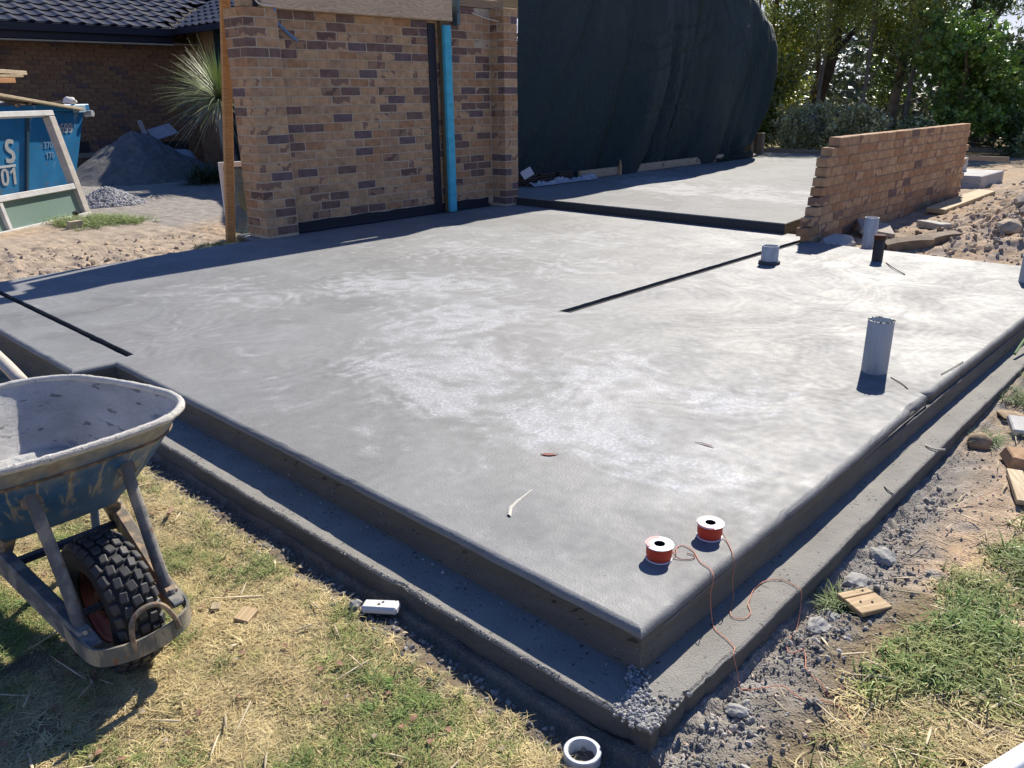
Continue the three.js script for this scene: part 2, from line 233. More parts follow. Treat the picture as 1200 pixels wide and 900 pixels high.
{
  const axis = (segs) => { const o = []; for (const [lo, hi, st] of segs) for (let x = lo; x < hi - 1e-6; x += st) o.push(x); o.push(segs[segs.length - 1][1]); return o; };
  const B = axis([[-300, -60, 60], [-60, -12, 8], [-12, -3, 1], [-3, -1.5, 0.1], [-1.5, 1.6, 0.0125], [1.6, 4, 0.025], [4, 5.7, 0.06], [5.7, 11, 0.03], [11, 12, 0.1], [12, 22, 0.25], [22, 60, 3], [60, 300, 40]]);
  const A = axis([[-300, -60, 60], [-60, -12, 8], [-12, -2, 1], [-2, -1, 0.06], [-1, -0.1, 0.0125], [-0.1, 2.6, 0.02], [2.6, 8, 0.045], [8, 16, 0.12], [16, 30, 1.5], [30, 300, 45]]);
  const pos = [], uv = [], col = [], idx = [], nb = B.length;
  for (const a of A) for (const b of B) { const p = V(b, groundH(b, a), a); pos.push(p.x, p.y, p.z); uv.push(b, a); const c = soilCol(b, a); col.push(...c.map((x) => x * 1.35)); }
  for (let j = 0; j < A.length - 1; j++) for (let i = 0; i < nb - 1; i++) { const q = j * nb + i; idx.push(q, q + 1, q + nb, q + nb, q + 1, q + nb + 1); }
  const g = new THREE.BufferGeometry(); g.setAttribute('position', new THREE.Float32BufferAttribute(pos, 3)); g.setAttribute('uv', new THREE.Float32BufferAttribute(uv, 2)); g.setAttribute('color', new THREE.Float32BufferAttribute(col, 3)); g.setIndex(idx); g.computeVertexNormals();
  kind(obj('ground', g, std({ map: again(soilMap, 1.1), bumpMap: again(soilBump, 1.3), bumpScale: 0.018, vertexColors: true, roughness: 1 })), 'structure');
}

// ------------------------------------------------------------------ the slabs
const uvPlan = (g) => { const u = g.attributes.uv; for (let i = 0; i < u.count; i++) u.setXY(i, (u.getX(i) - S0) / SL, (u.getY(i) - S0) / SL); return g; };
const slabMat = std({ map: slabMap, bumpMap: again(concBump, SL / 1.1), bumpScale: 0.0022, roughness: 0.90, roughnessMap: again(slabRough, SL / 3.2) });
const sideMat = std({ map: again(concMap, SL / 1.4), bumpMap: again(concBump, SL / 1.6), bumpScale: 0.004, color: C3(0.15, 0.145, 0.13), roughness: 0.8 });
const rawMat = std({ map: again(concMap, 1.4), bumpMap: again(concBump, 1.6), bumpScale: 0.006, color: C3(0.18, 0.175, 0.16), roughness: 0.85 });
const footMat = std({ map: again(concMap, 1.4), bumpMap: again(concBump, 1.6), bumpScale: 0.006, color: C3(0.33, 0.32, 0.295), roughness: 0.9 });
const slab = thing('concrete_slab', 'large new grey concrete floor slab with rounded edges filling the foreground', 'slab');
const chip = (b, a) => 0.004 * Math.max(0, fbm(b * 24, a * 24, 3, 256, 77)) + 0.016 * sstep(0.30, 0.5, fbm(b * 5 + 3, a * 5, 4, 256, 79));
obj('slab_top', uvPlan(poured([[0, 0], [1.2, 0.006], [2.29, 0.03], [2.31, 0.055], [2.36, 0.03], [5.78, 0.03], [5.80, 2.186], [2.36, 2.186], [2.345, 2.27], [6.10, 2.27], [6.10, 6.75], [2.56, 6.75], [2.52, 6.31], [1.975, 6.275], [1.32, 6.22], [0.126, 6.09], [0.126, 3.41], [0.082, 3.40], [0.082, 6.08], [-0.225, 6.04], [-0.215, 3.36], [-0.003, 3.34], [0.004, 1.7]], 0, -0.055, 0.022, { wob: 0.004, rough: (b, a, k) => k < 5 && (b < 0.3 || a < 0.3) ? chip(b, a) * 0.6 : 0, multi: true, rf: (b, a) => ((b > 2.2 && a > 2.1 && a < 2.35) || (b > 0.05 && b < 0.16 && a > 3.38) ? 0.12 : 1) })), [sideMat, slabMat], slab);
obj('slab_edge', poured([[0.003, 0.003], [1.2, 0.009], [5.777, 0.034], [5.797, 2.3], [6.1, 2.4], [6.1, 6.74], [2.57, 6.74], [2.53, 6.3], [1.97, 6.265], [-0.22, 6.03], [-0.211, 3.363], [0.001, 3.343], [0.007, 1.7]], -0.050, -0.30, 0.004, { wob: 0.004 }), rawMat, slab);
const lip = (b, a) => { const near = Math.exp(-(((b + 0.05) / 0.22) ** 2 + ((a + 0.12) / 0.14) ** 2)); const left = b < -0.1 ? 1 : 0.25; return (0.008 * Math.max(0, fbm(b * 9, a * 9, 4, 256, 81)) + 0.016 * sstep(0.30, 0.55, fbm(b * 4, a * 4 + 7, 4, 256, 83))) * left + near * (0.010 + 0.022 * Math.max(0, fbm(b * 30, a * 30, 3, 256, 85))); };
obj('footing', poured([[-0.155, -0.142], [0.4, -0.140], [2.3, -0.115], [5.9, -0.09], [5.9, 0.5], [0.4, 0.5], [0.35, 3.3], [-0.19, 3.34], [-0.180, 2.3], [-0.180, 1.6], [-0.156, 0.3]], -0.135, -0.42, 0.010, { step: 0.018, wob: 0.004, rough: (b, a, k) => k < 6 ? lip(b, a) : 0, multi: true }), [rawMat, footMat], slab);
const slotShade = std({ color: C3(0.018, 0.018, 0.02), roughness: 0.9, bumpMap: again(concBump, 3), bumpScale: 0.004 });  // shade inside the slots, put into the near-black colour of flat strips
for (const [b0, b1, a0, a1] of [[2.37, 6.03, 2.190, 2.266], [0.084, 0.124, 3.42, 6.07]]) obj('slot_shade_strip', new THREE.BoxGeometry(b1 - b0, 0.02, a1 - a0).translate((b0 + b1) / 2, -0.032, -(a0 + a1) / 2), slotShade, slab);
obj('trowel_ridge', taper(Array.from({ length: 60 }, (_, i) => V(0.10 + i * 0.036, -0.032 + 0.002 * fbm(i * 0.4, 2, 2), 0.0005 + (0.10 + i * 0.036) * 0.010 - 0.0035)), Array.from({ length: 60 }, (_, i) => 0.0004 + 0.0012 * Math.max(0, fbm(i * 0.35, 7, 2) + 0.3)), 5), std({ color: C3(0.42, 0.41, 0.39) }), slab);
{ // coarse stones left bare where the footing's corner was not finished, and along its broken edge
  const r = rngOf(31), spots = [];
  for (let i = 0; i < 620; i++) { const b = -0.150 + Math.pow(r(), 1.3) * 0.20, a = -0.138 + r() * 0.12; if (r() < sstep(0.05, 0.2, b + 0.15 + (a + 0.14) * 0.5)) continue; const s = 0.0025 + r() * 0.0042; spots.push({ p: [b, -0.1345 + r() * 0.003, -a], e: [r() * 6, r() * 6, r() * 6], s: [s * 1.3, s * 0.8, s], c: C3(0.27, 0.265, 0.25).multiplyScalar(0.6 + r() * 0.9) }); }
  for (let i = 0; i < 260; i++) { const a = -0.1 + r() * 3.2, s = 0.0012 + r() * r() * 0.004; spots.push({ p: [-0.150 + (r() - 0.5) * 0.02 - Math.min(a, 1.6) * 0.015, -0.137 + r() * 0.004, -a], e: [r() * 6, r() * 6, 0], s, c: C3(0.3, 0.29, 0.28).multiplyScalar(0.6 + r() * 0.8) }); }
  for (let i = 0; i < 110; i++) { const a = 0.05 + r() * 3, s = 0.001 + r() * r() * 0.005; spots.push({ p: [-0.012 - r() * 0.03, -0.134, -a], e: [r() * 6, r() * 6, 0], s, c: C3(0.34, 0.34, 0.34).multiplyScalar(0.6 + r() * 0.8) }); }
  for (let i = 0; i < 420; i++) { const t = r(), b = -0.15 + t * 0.16 + (r() - 0.5) * 0.04, a = -0.09 + t * 0.10 + (r() - 0.5) * 0.05; const s = 0.0018 + r() * 0.0035; spots.push({ p: [b, -0.134 + 0.008 * r() + 0.012 * Math.max(0, t - 0.5), -a], e: [r() * 6, r() * 6, 0], s, c: C3(0.28, 0.28, 0.28).multiplyScalar(0.6 + r() * 0.9) }); }
  for (let i = 0; i < 260; i++) { const left = r() < 0.55, t = r() * (left ? 3.2 : 4.5), h = -0.035 - r() * 0.095, s = 0.0015 + 0.005 * r() * r() * r(); spots.push({ p: left ? [0.0035 + t * 0.0005, h, -t] : [t, h, -0.004 - t * 0.008], e: [0, 0, r() * 6], s: left ? [s * 0.35, s, s * 1.3] : [s * 1.3, s, s * 0.35], c: C3(0.24, 0.235, 0.22).multiplyScalar(0.5 + r() * 1.3) }); }
  mass('aggregate', 'bare grey stones at the unfinished near corner of the footing', stoneFlat(5, 1, 1, 1, 1, 0.2), std({ roughness: 0.9 }), spots, slab);
}
const raised = thing('raised_concrete_slab', 'pale concrete slab one step higher behind the main slab and below the dark sheeting', 'slab');
const raisedTop = poured([[6.04, 2.53], [6.86, 2.60], [10.4, 2.62], [15.1, 5.75], [15.2, 7.6], [15.0, 10], [6.04, 10]], 0.1, 0.0, 0.010, { wob: 0.005, step: 0.06, multi: true });
{ const u = raisedTop.attributes.uv; for (let i = 0; i < u.count; i++) u.setXY(i, (u.getX(i) - 6) / 9.5, (u.getY(i) - 2) / 9.5); }
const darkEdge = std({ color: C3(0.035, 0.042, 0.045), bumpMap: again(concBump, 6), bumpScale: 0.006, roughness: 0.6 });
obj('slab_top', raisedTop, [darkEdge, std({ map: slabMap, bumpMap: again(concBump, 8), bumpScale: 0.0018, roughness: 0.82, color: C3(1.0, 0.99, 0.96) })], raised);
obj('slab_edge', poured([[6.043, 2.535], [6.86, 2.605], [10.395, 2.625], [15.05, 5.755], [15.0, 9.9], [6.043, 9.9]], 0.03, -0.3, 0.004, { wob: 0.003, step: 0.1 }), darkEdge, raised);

// ------------------------------------------------------------------ bricks
const brickTan = tex(512, 512, (i, j) => { const x = i / 512, y = j / 512; const v = clamp(0.70 + 0.32 * fbm(x * 6, y * 6, 5, 6, 141) + 0.24 * noise(x * 100, y * 100, 100, 142)); const dk = sstep(0.3, 0.55, noise(x * 44, y * 44, 44, 143)); return [v * (1 - 0.3 * dk), v * (0.97 - 0.3 * dk), v * (0.93 - 0.25 * dk)]; }, { srgb: true });
const brickFlash = tex(512, 512, (i, j) => { const x = i / 512, y = j / 512; const k = sstep(-0.02, 0.22, fbm(x * 5, y * 5, 4, 5, 151)); const v = 1 + 0.2 * fbm(x * 9, y * 9, 4, 9, 152) + 0.2 * noise(x * 120, y * 120, 120, 153); return [lerp(0.58, 0.27, k) * v, lerp(0.39, 0.175, k) * v, lerp(0.235, 0.135, k) * v]; }, { srgb: true });
const brickBump = tex(512, 512, (i, j) => { const x = i / 512, y = j / 512; return 0.5 + 0.25 * fbm(x * 10, y * 10, 4, 10, 161) + 0.2 * noise(x * 100, y * 100, 100, 162) - 0.25 * sstep(0.35, 0.6, noise(x * 40, y * 40, 40, 163)); });
const bm = (map, col, k = 2) => std({ map: again(map, k), bumpMap: again(brickBump, k), bumpScale: 0.004, color: col, roughness: 0.92 });
const BRICK = [ // tones by how often they turn up
  [0.22, bm(brickTan, C3(0.63, 0.41, 0.235))], [0.20, bm(brickTan, C3(0.56, 0.37, 0.225))], [0.14, bm(brickTan, C3(0.68, 0.465, 0.27))], [0.09, bm(brickTan, C3(0.54, 0.315, 0.17))],
  [0.12, bm(brickFlash, C3(0.85, 0.83, 0.78))], [0.08, bm(brickFlash, C3(0.52, 0.49, 0.52))], [0.10, bm(brickTan, C3(0.25, 0.165, 0.14))], [0.07, bm(brickTan, C3(0.21, 0.155, 0.165))]];
const pickTone = (x, dark) => { const w = BRICK.map(([p], i) => p * (i >= 4 ? dark : 1)); let t = x * w.reduce((s, q) => s + q); for (let i = 0; i < w.length; i++) { t -= w[i]; if (t <= 0) return i; } return 0; };
const mortar = std({ map: again(concMap, 2), bumpMap: again(concBump, 3), bumpScale: 0.004, color: C3(0.70, 0.60, 0.46), roughness: 1 });
const BW = 0.23, BH = 0.076, BD = 0.11, J = 0.01, CH = BH + J;
const shapes = new Map();
function brickGeo(w, d, v) { const k = `${w.toFixed(3)},${d.toFixed(3)},${v}`; if (!shapes.has(k)) shapes.set(k, cbox(w, BH, d, 0.004, v * 0.137, v * 0.211, 0.0015, v * 13 + 5)); return shapes.get(k); }
// bricks as [b, h, a, width along b, depth along a]; the nearest ones become parts, the rest one part
function layBricks(root, list, seed, dark, most = 300, tones) {
  const r = rngOf(seed), cam = camera.position;
  const all = list.map(([b, h, a, w, d, t]) => ({ p: [b + (r() - 0.5) * 0.003, h + (r() - 0.5) * 0.002, -a + (r() - 0.5) * 0.005], e: [(r() - 0.5) * 0.006, (r() - 0.5) * 0.008, (r() - 0.5) * 0.008], w, d, v: Math.floor(r() * 6), m: t ?? (tones ? tones(b, h, r()) : pickTone(r(), dark)) }));
  all.sort((x, y) => Math.hypot(x.p[0] - cam.x, x.p[1] - cam.y, x.p[2] - cam.z) / x.w - Math.hypot(y.p[0] - cam.x, y.p[1] - cam.y, y.p[2] - cam.z) / y.w);
  const rest = [];
  all.forEach((q, i) => { const g = brickGeo(q.w, q.d, q.v);
    if (i < most) { const m = obj('brick', g, BRICK[q.m][1], root); m.position.set(...q.p); m.rotation.set(...q.e); }
    else (rest[q.m] ??= []).push(at(g.clone(), q.p, q.e)); });
  const ms = [], gs = []; rest.forEach((g, i) => { if (g) { gs.push(merge(g)); ms.push(BRICK[i][1]); } });
  if (gs.length) kind(obj('brickwork', mergeGeometries(gs, true), ms, root), 'stuff');
}
const plainBox = (b0, b1, h0, h1, a0, a1) => { const g = new THREE.BoxGeometry(b1 - b0, h1 - h0, a1 - a0); const p = g.attributes.position, n = g.attributes.normal, u = g.attributes.uv; for (let i = 0; i < p.count; i++) { const ax = Math.abs(n.getX(i)) > 0.5 ? 0 : Math.abs(n.getY(i)) > 0.5 ? 1 : 2; u.setXY(i, ax === 0 ? p.getZ(i) : p.getX(i), ax === 1 ? p.getZ(i) : p.getY(i)); } return g.translate((b0 + b1) / 2, (h0 + h1) / 2, -(a0 + a1) / 2); };
const woodBox = (l, h, d, c = 0.003, s = 1) => cbox(l, h, d, c, s * 0.31, s * 0.17, 0.0008, s);
const timber = (col, k = 1.2, o = {}) => std({ map: again(woodMap, k, k * 1.5), bumpMap: again(woodBump, k, k * 1.5), bumpScale: 0.002, color: col, roughness: 0.8, ...o });

{ // ---- the tall wall at the back of the main slab
  const root = thing('brick_wall', 'tall wall of mixed tan and dark brown bricks at the back of the main slab', 'wall');
  const list = [], F = 6.33, base = 0.03, N = 26, NP = 24;
  for (let c = 0; c < N; c++) {
    const h = base + c * CH + BH / 2, odd = c % 2;
    if (c > 0) for (let b = 2.96 + (odd ? BW + J : (BW + J) / 2) - 0.12; b < 5.88; b += BW + J) { const x1 = Math.min(b + BW / 2, 5.845), x0 = Math.max(b - BW / 2, 2.96); if (x1 - x0 < 0.06) continue; const tooth = x1 > 5.62 && x1 < 5.84 && odd; list.push([(x0 + x1) / 2, h, F + BD / 2 + (tooth ? 0.003 : 0), Math.round((x1 - x0) * 200) / 200, BD]); }
    // the pier at the left end: a brick and a half wide, returning two bricks deep
    const hp = h - 0.002; if (c < NP) {
    if (odd) list.push([2.715, hp, 6.275, BW, BD], [2.895, hp, 6.275, 0.11, BD], [2.655, hp, 6.455, BD, BW], [2.845, hp, 6.455, BW - 0.02, BW]);
    else list.push([2.655, hp, 6.335, BD, BW], [2.835, hp, 6.275, BW, BD], [2.655, hp, 6.515, BD, 0.11], [2.845, hp, 6.455, BW - 0.02, BW]); }
    // the pier at the right end
    if (odd) list.push([5.965, hp, 6.155, BW, BD], [5.905, hp, 6.275, BD, 0.11]); else list.push([5.905, hp, 6.215, BD, BW], [6.025, hp, 6.155, BD, BD]);
  }
  layBricks(root, list, 91, 1.25, 300);
  const top = base + N * CH - J;
  obj('mortar', merge([plainBox(2.97, 5.86, base, top - 0.004, F + 0.005, F + BD), plainBox(2.604, 2.955, 0.0, base + NP * CH - J - 0.004, 6.224, 6.566), plainBox(5.854, 6.076, 0.0, top - 0.004, 6.104, 6.42)]), mortar, root);
  // black damp-proof sheet turned up at the foot of the wall and out over the slab
  const dpc = std({ color: C3(0.012, 0.016, 0.028), roughness: 0.45, bumpMap: again(soilBump, 1.5), bumpScale: 0.01 });
  obj('damp_sheet', surf(80, 6, (u, v) => { const b = 2.97 + u * 2.80, w = 0.012 * fbm(b * 5, v * 3, 3); return v < 0.5 ? V(b, 0.006 + 0.004 * Math.abs(w) * 40 * 0.2, 6.265 + 0.02 * fbm(b * 3, 1) + v * 2 * (0.062 - 0.02 * fbm(b * 3, 1))) : V(b, 0.006 + (v - 0.5) * 2 * (0.10 + 0.02 * fbm(b * 4, 9)), 6.327 - Math.abs(w) * 0.4); }), dpc, root);
  obj('damp_strip', plainBox(4.875, 4.985, 0.11, 2.06, 6.318, 6.328), dpc, root);
}
{ // ---- the low wall beyond the slab on the right
  const root = thing('low_brick_wall', 'low freestanding wall of orange-brown bricks with a stepped broken left end', 'wall');
  const list = [], base = -0.035, N = 11;
  for (let c = 0; c < N; c++) {
    const h = base + c * CH + BH / 2, odd = c % 2, x0 = [5.80, 5.70, 5.77, 5.84, 5.88, 5.91, 5.93, 5.97, 5.97, 6.05, 6.19][c], x1 = 10.22 + (odd ? 0.06 : -0.02);
    for (let b = x0; b < x1 - 0.05; b += BW + J) { let w = BW; if (b === x0 && odd && c > 2) w = 0.11; const e = Math.min(b + w, x1); if (e - b < 0.05) break; list.push([(b + e) / 2, h, 2.15 + BD / 2, Math.round((e - b) * 100) / 100, BD]); if (w < BW) b += w - BW; }
  }
  const tones = (b, h, x) => { const k = noise(b * 1.6, h * 3, 256, 9) + (x - 0.5) * 0.9; return x < 0.05 ? 6 : x < 0.2 ? 4 : k > 0.2 ? 0 : k > -0.15 ? 3 : k > -0.35 ? 1 : 2; };
  layBricks(root, list, 17, 1, 300, tones);
  const top = base + N * CH - J;
  obj('mortar', merge([plainBox(6.22, 10.19, base - 0.2, top - 0.005, 2.156, 2.254), plainBox(5.99, 6.22, base - 0.2, 0.74, 2.157, 2.253), plainBox(5.81, 5.99, base - 0.2, 0.22, 2.158, 2.252)]), std({ map: again(concMap, 2), color: C3(0.42, 0.33, 0.24), roughness: 1 }), root);
}

// ------------------------------------------------------------------ the house behind on the left
{
  const root = thing('house', 'house of shaded brown bricks under a dark tiled roof, behind the skip', 'house');
  const aw = 17.6, r = rngOf(5), gs = [[], [], [], []];
  const boxB = [0, 1, 2].map((v) => cbox(BW, BH, 0.03, 0.003, v * 0.2, v * 0.3, 0.001, v + 3));
  for (let c = 0; c < 34; c++) for (let b = 2.0 + (c % 2) * 0.12; b < 9.4; b += BW + J) { const t = r(), k = t < 0.46 ? 0 : t < 0.8 ? 1 : t < 0.9 ? 2 : 3; gs[k].push(at(boxB[Math.floor(r() * 3)].clone(), [b, -0.05 + c * CH, -aw - 0.015 + 0.03])); }
  kind(obj('brickwork', mergeGeometries(gs.map(merge), true), [bm(brickTan, C3(0.36, 0.235, 0.15)), bm(brickTan, C3(0.33, 0.2, 0.13)), BRICK[7][1], BRICK[6][1]], root), 'stuff');  // tan bricks darkened here: the shade under the eaves is put into their colour
  obj('wall', plainBox(1.9, 9.5, -0.4, 2.95, aw, aw + 0.25), mortar, root);
  // a darker base course and openings low in the wall
  const dark = std({ color: C3(0.03, 0.028, 0.03), roughness: 0.6 });
  obj('vent', plainBox(4.2, 5.15, 0.28, 0.50, aw - 0.045, aw - 0.018), dark, root); obj('vent', plainBox(5.9, 7.3, 0.12, 0.42, aw - 0.045, aw - 0.018), dark, root);
  obj('sill', plainBox(4.15, 5.25, 0.18, 0.27, aw - 0.07, aw - 0.018), std({ map: grain, color: C3(0.4, 0.35, 0.27) }), root);
  const ae = 16.9, he = 2.68, navy = std({ color: C3(0.008, 0.011, 0.026), roughness: 0.42, metalness: 0.0 }), cream = std({ map: grain, color: C3(0.55, 0.5, 0.4) });
  const L0 = 0.8, L1 = 6.98;
  obj('gutter', merge([plainBox(L0, L1, he - 0.13, he + 0.01, ae - 0.12, ae - 0.115), plainBox(L0, L1, he - 0.13, he - 0.125, ae - 0.115, ae), plainBox(L1 - 0.005, L1, he - 0.13, he, ae - 0.115, ae), at(taper([new THREE.Vector3(L0, 0, 0), new THREE.Vector3(L1, 0, 0)], [0.009, 0.009], 8), [0, he + 0.01, -ae + 0.118])]), navy, root);
  obj('fascia', plainBox(L0, L1, he - 0.26, he - 0.02, ae + 0.002, ae + 0.025), navy, root);
  obj('soffit', plainBox(L0, L1 + 1.5, he - 0.275, he - 0.262, ae - 0.02, aw), cream, root);
  obj('soffit_trim', plainBox(L0, L1, he - 0.30, he - 0.262, ae - 0.02, ae + 0.015), cream, root);
  // the window and downpipe at the left
  const alu = std({ color: C3(0.62, 0.63, 0.62), roughness: 0.5 });
  const win = obj('window', merge([plainBox(3.45, 3.52, 0.5, 2.0, aw - 0.06, aw - 0.012), plainBox(2.2, 3.45, 1.93, 2.0, aw - 0.06, aw - 0.012), plainBox(2.2, 3.55, 2.05, 2.2, aw - 0.08, aw - 0.012)]), alu, root);
  obj('pane', plainBox(2.2, 3.45, 0.5, 1.93, aw - 0.03, aw - 0.02), new THREE.MeshPhysicalMaterial({ color: C3(0.30, 0.36, 0.40), roughness: 0.06, metalness: 0.0, specularIntensity: 1 }), win);
  obj('downpipe', merge([plainBox(3.62, 3.78, 1.98, 2.36, aw - 0.12, aw - 0.02)]), navy, root);
  // concrete tiles: a rolled profile, every tile a piece
  const prof = (u) => 0.028 * Math.max(0, Math.sin(u * Math.PI * 2)) - 0.006 * Math.max(0, -Math.sin(u * Math.PI * 2));
  const tile = (seed) => { const rr = rngOf(seed), nu = 10, lift = 0.03 + rr() * 0.004; return merge([surf(nu, 2, (u, v) => new THREE.Vector3((u - 0.5) * 0.305, prof(u) + lift * (1 - v) + rr() * 0.0012, -v * 0.40)), surf(nu, 1, (u, v) => new THREE.Vector3((u - 0.5) * 0.305, prof(u) + lift - v * 0.028, 0.0))]); };
  const tiles = [1, 2, 3].map(tile);
  const tMats = [C3(0.075, 0.075, 0.088), C3(0.095, 0.092, 0.1), C3(0.06, 0.062, 0.078)].map((c) => std({ map: again(grain, 3), color: c, roughness: 0.42 }));
  const pitch = 0.40, rr = rngOf(8), dz = 0.335;
  const roof = obj('roof', surf(1, 1, (u, v) => V(0.6 + u * 10, he - 0.02 + v * 3.2 * Math.sin(pitch), ae - 0.06 + v * 3.2 * Math.cos(pitch))), std({ color: C3(0.02, 0.02, 0.024) }), root);
  for (let row = 0; row < 8; row++) for (let k = 0; k < 32; k++) {
    const b = 0.75 + k * 0.30 + 0.0 * row, s = row * dz; if (b > 7.0 + s * 0.93) continue; if (b < 2.2) continue;
    const m = obj('roof_tile', tiles[Math.floor(rr() * 3)], tMats[Math.floor(rr() * 3)], roof); m.position.set(b, he + 0.012 + s * Math.sin(pitch), -(ae - 0.10 + s * Math.cos(pitch))); m.rotation.set(pitch, 0, (rr() - 0.5) * 0.01);
  }
  // the wing that comes forward on the right, its eave falling to the valley
  const wb = 7.05;
  obj('wing_gutter', plainBox(wb - 0.1, wb, he - 0.1, he + 0.01, 14.0, 16.9), navy, root);
  const wing = obj('wing_roof', surf(1, 1, (u, v) => V(wb - 0.02 + v * 2.6 * Math.cos(pitch), he - 0.02 + v * 2.6 * Math.sin(pitch), 13.6 + u * 7)), std({ color: C3(0.02, 0.02, 0.024) }), root);
  for (let row = 0; row < 7; row++) for (let k = 0; k < 20; k++) {
    const a = 13.75 + k * 0.30, s = row * dz; if (a > 16.80 + s * 0.93) continue;
    const m = obj('roof_tile', tiles[Math.floor(rr() * 3)], tMats[Math.floor(rr() * 3)], wing); m.position.set(wb - 0.06 + s * Math.cos(pitch), he + 0.012 + s * Math.sin(pitch), -a); m.rotation.order = 'YXZ'; m.rotation.set(pitch, -Math.PI / 2, 0);
  }
  obj('wing_wall', plainBox(wb + 0.6, wb + 0.8, -0.4, he + 0.2, 13.8, aw), std({ map: brickTan, color: C3(0.4, 0.28, 0.18) }), root);
}

// ------------------------------------------------------------------ timbers and fittings about the tall wall
const pine = timber(C3(0.60, 0.43, 0.25)), paleWood = timber(C3(0.72, 0.60, 0.42)), greyWood = timber(C3(0.40, 0.36, 0.30)), oldWood = timber(C3(0.26, 0.18, 0.12));
{
  const t = obj('timber_beam', merge([at(woodBox(2.36, 0.30, 0.045, 0.004, 2), [0, 0, 0]), at(woodBox(2.36, 0.30, 0.045, 0.004, 5), [0, 0, -0.047])]), timber(C3(0.80, 0.62, 0.42)));
  t.position.set(3.99, 2.235, -6.252); tag(t, 'long timber lintel beam lying along the top of the tall brick wall', 'beam');
  const shadowBeam = obj('timber_beam', at(woodBox(4.3, 0.20, 0.09, 0.004, 3), [0, 0, 0]), timber(C3(0.50, 0.38, 0.25))); shadowBeam.position.set(4.15, 2.50, -6.27); tag(shadowBeam, 'unseen second timber beam added above the lintel to cast the wall shadow', 'beam');  // added out of view so the shadow before the wall reaches far enough
  const shadowBoard = obj('shadow_board', woodBox(1.8, 0.28, 0.045, 0.004, 9), timber(C3(0.50, 0.38, 0.25))); shadowBoard.position.set(2.75, 2.745, -6.27); tag(shadowBoard, 'unseen board added above the left wall end to lengthen its shadow', 'board');  // added out of view, sized for the longer shadow at the left
  const p = thing('blue_post', 'bright blue timber post standing against the tall brick wall', 'post', [5.075, 0.01, -6.255]);
  const blue = std({ map: again(grain, 2), bumpMap: woodBump, bumpScale: 0.001, color: C3(0.10, 0.64, 0.86), roughness: 0.85 });
  obj('post', at(woodBox(0.10, 2.03, 0.045, 0.003, 3), [0, 1.015, 0.02]), blue, p); obj('backing_stud', at(woodBox(0.10, 2.36, 0.042, 0.003, 4), [-0.012, 1.18, -0.026]), timber(C3(0.17, 0.14, 0.08)), p);
  for (const y of [0.5, 1.2, 1.75]) obj('nail', at(new THREE.CylinderGeometry(0.005, 0.005, 0.004, 8), [0.01 * Math.sin(y * 9), y, 0.044], [Math.PI / 2, 0, 0]), std({ color: C3(0.1, 0.1, 0.1), metalness: 0.7, roughness: 0.5 }), p);
  const s = obj('timber_stud', woodBox(0.088, 2.75, 0.045, 0.003, 7), timber(C3(0.66, 0.37, 0.15))); s.position.set(2.61, 1.30, -6.70); s.rotation.set(0.0, 0, -0.112); tag(s, 'orange-brown upright timber stud just left of the tall brick wall', 'timber');
  const g = thing('glazed_panel', 'glass panel in a white metal frame leaning behind the orange-brown stud', 'window', [2.77, -0.1, -6.82], -0.3);
  const wal = std({ color: C3(0.72, 0.72, 0.70), roughness: 0.45 });
  obj('frame', merge([at(cbox(0.5, 0.05, 0.04, 0.003), [0, 0.03, 0]), at(cbox(0.5, 0.05, 0.04, 0.003), [0, 0.78, 0]), at(cbox(0.04, 0.70, 0.04, 0.003), [-0.23, 0.405, 0]), at(cbox(0.04, 0.70, 0.04, 0.003), [0.23, 0.405, 0])]), wal, g);
  obj('pane', at(cbox(0.42, 0.70, 0.006, 0.001), [0, 0.405, 0]), new THREE.MeshPhysicalMaterial({ color: C3(0.75, 0.82, 0.8), transmission: 1, thickness: 0, roughness: 0.12 }), g);
  const b = obj('black_bag', stone(61, 0.11, 0.16, 0.10, 2, 0.12), std({ color: C3(0.01, 0.01, 0.012), roughness: 0.35 })); b.position.set(2.86, 0.33, -6.98); tag(b, 'black plastic bag behind the glass panel at the left wall end', 'bag');
  // odds and ends on top of the left pier
  const k = obj('black_bracket', merge([at(cbox(0.16, 0.10, 0.09, 0.004), [0, 0, 0]), at(cbox(0.05, 0.16, 0.09, 0.004), [0.05, 0.05, 0.02])]), std({ color: C3(0.02, 0.03, 0.045), roughness: 0.5 })); k.position.set(2.79, 2.15, -6.34); tag(k, 'black metal bracket sitting on the left pier of the brick wall', 'bracket');
  const f = obj('timber_block', woodBox(0.13, 0.09, 0.09, 0.004, 8), pine); f.position.set(2.67, 2.13, -6.30); tag(f, 'short light timber block on the left pier of the brick wall', 'timber');
  const ro = obj('white_cord', tubeOf([V(2.68, 2.23, 6.24), V(2.72, 2.19, 6.22), V(2.76, 2.12, 6.21), V(2.82, 2.105, 6.21), V(2.93, 2.10, 6.22)], 0.008, 30, 6), std({ color: C3(0.75, 0.70, 0.58) })); tag(ro, 'loose white cord lying on top of the left brick pier', 'cord');
  const bc = obj('blue_cord', tubeOf([V(2.93, 2.075, 6.215), V(2.98, 1.99, 6.30), V(3.06, 1.925, 6.315), V(3.16, 1.85, 6.32), V(3.21, 1.82, 6.322)], 0.013, 24, 6), std({ color: C3(0.14, 0.27, 0.50) })); tag(bc, 'short pale blue cord hanging down the face of the brick wall', 'cord');
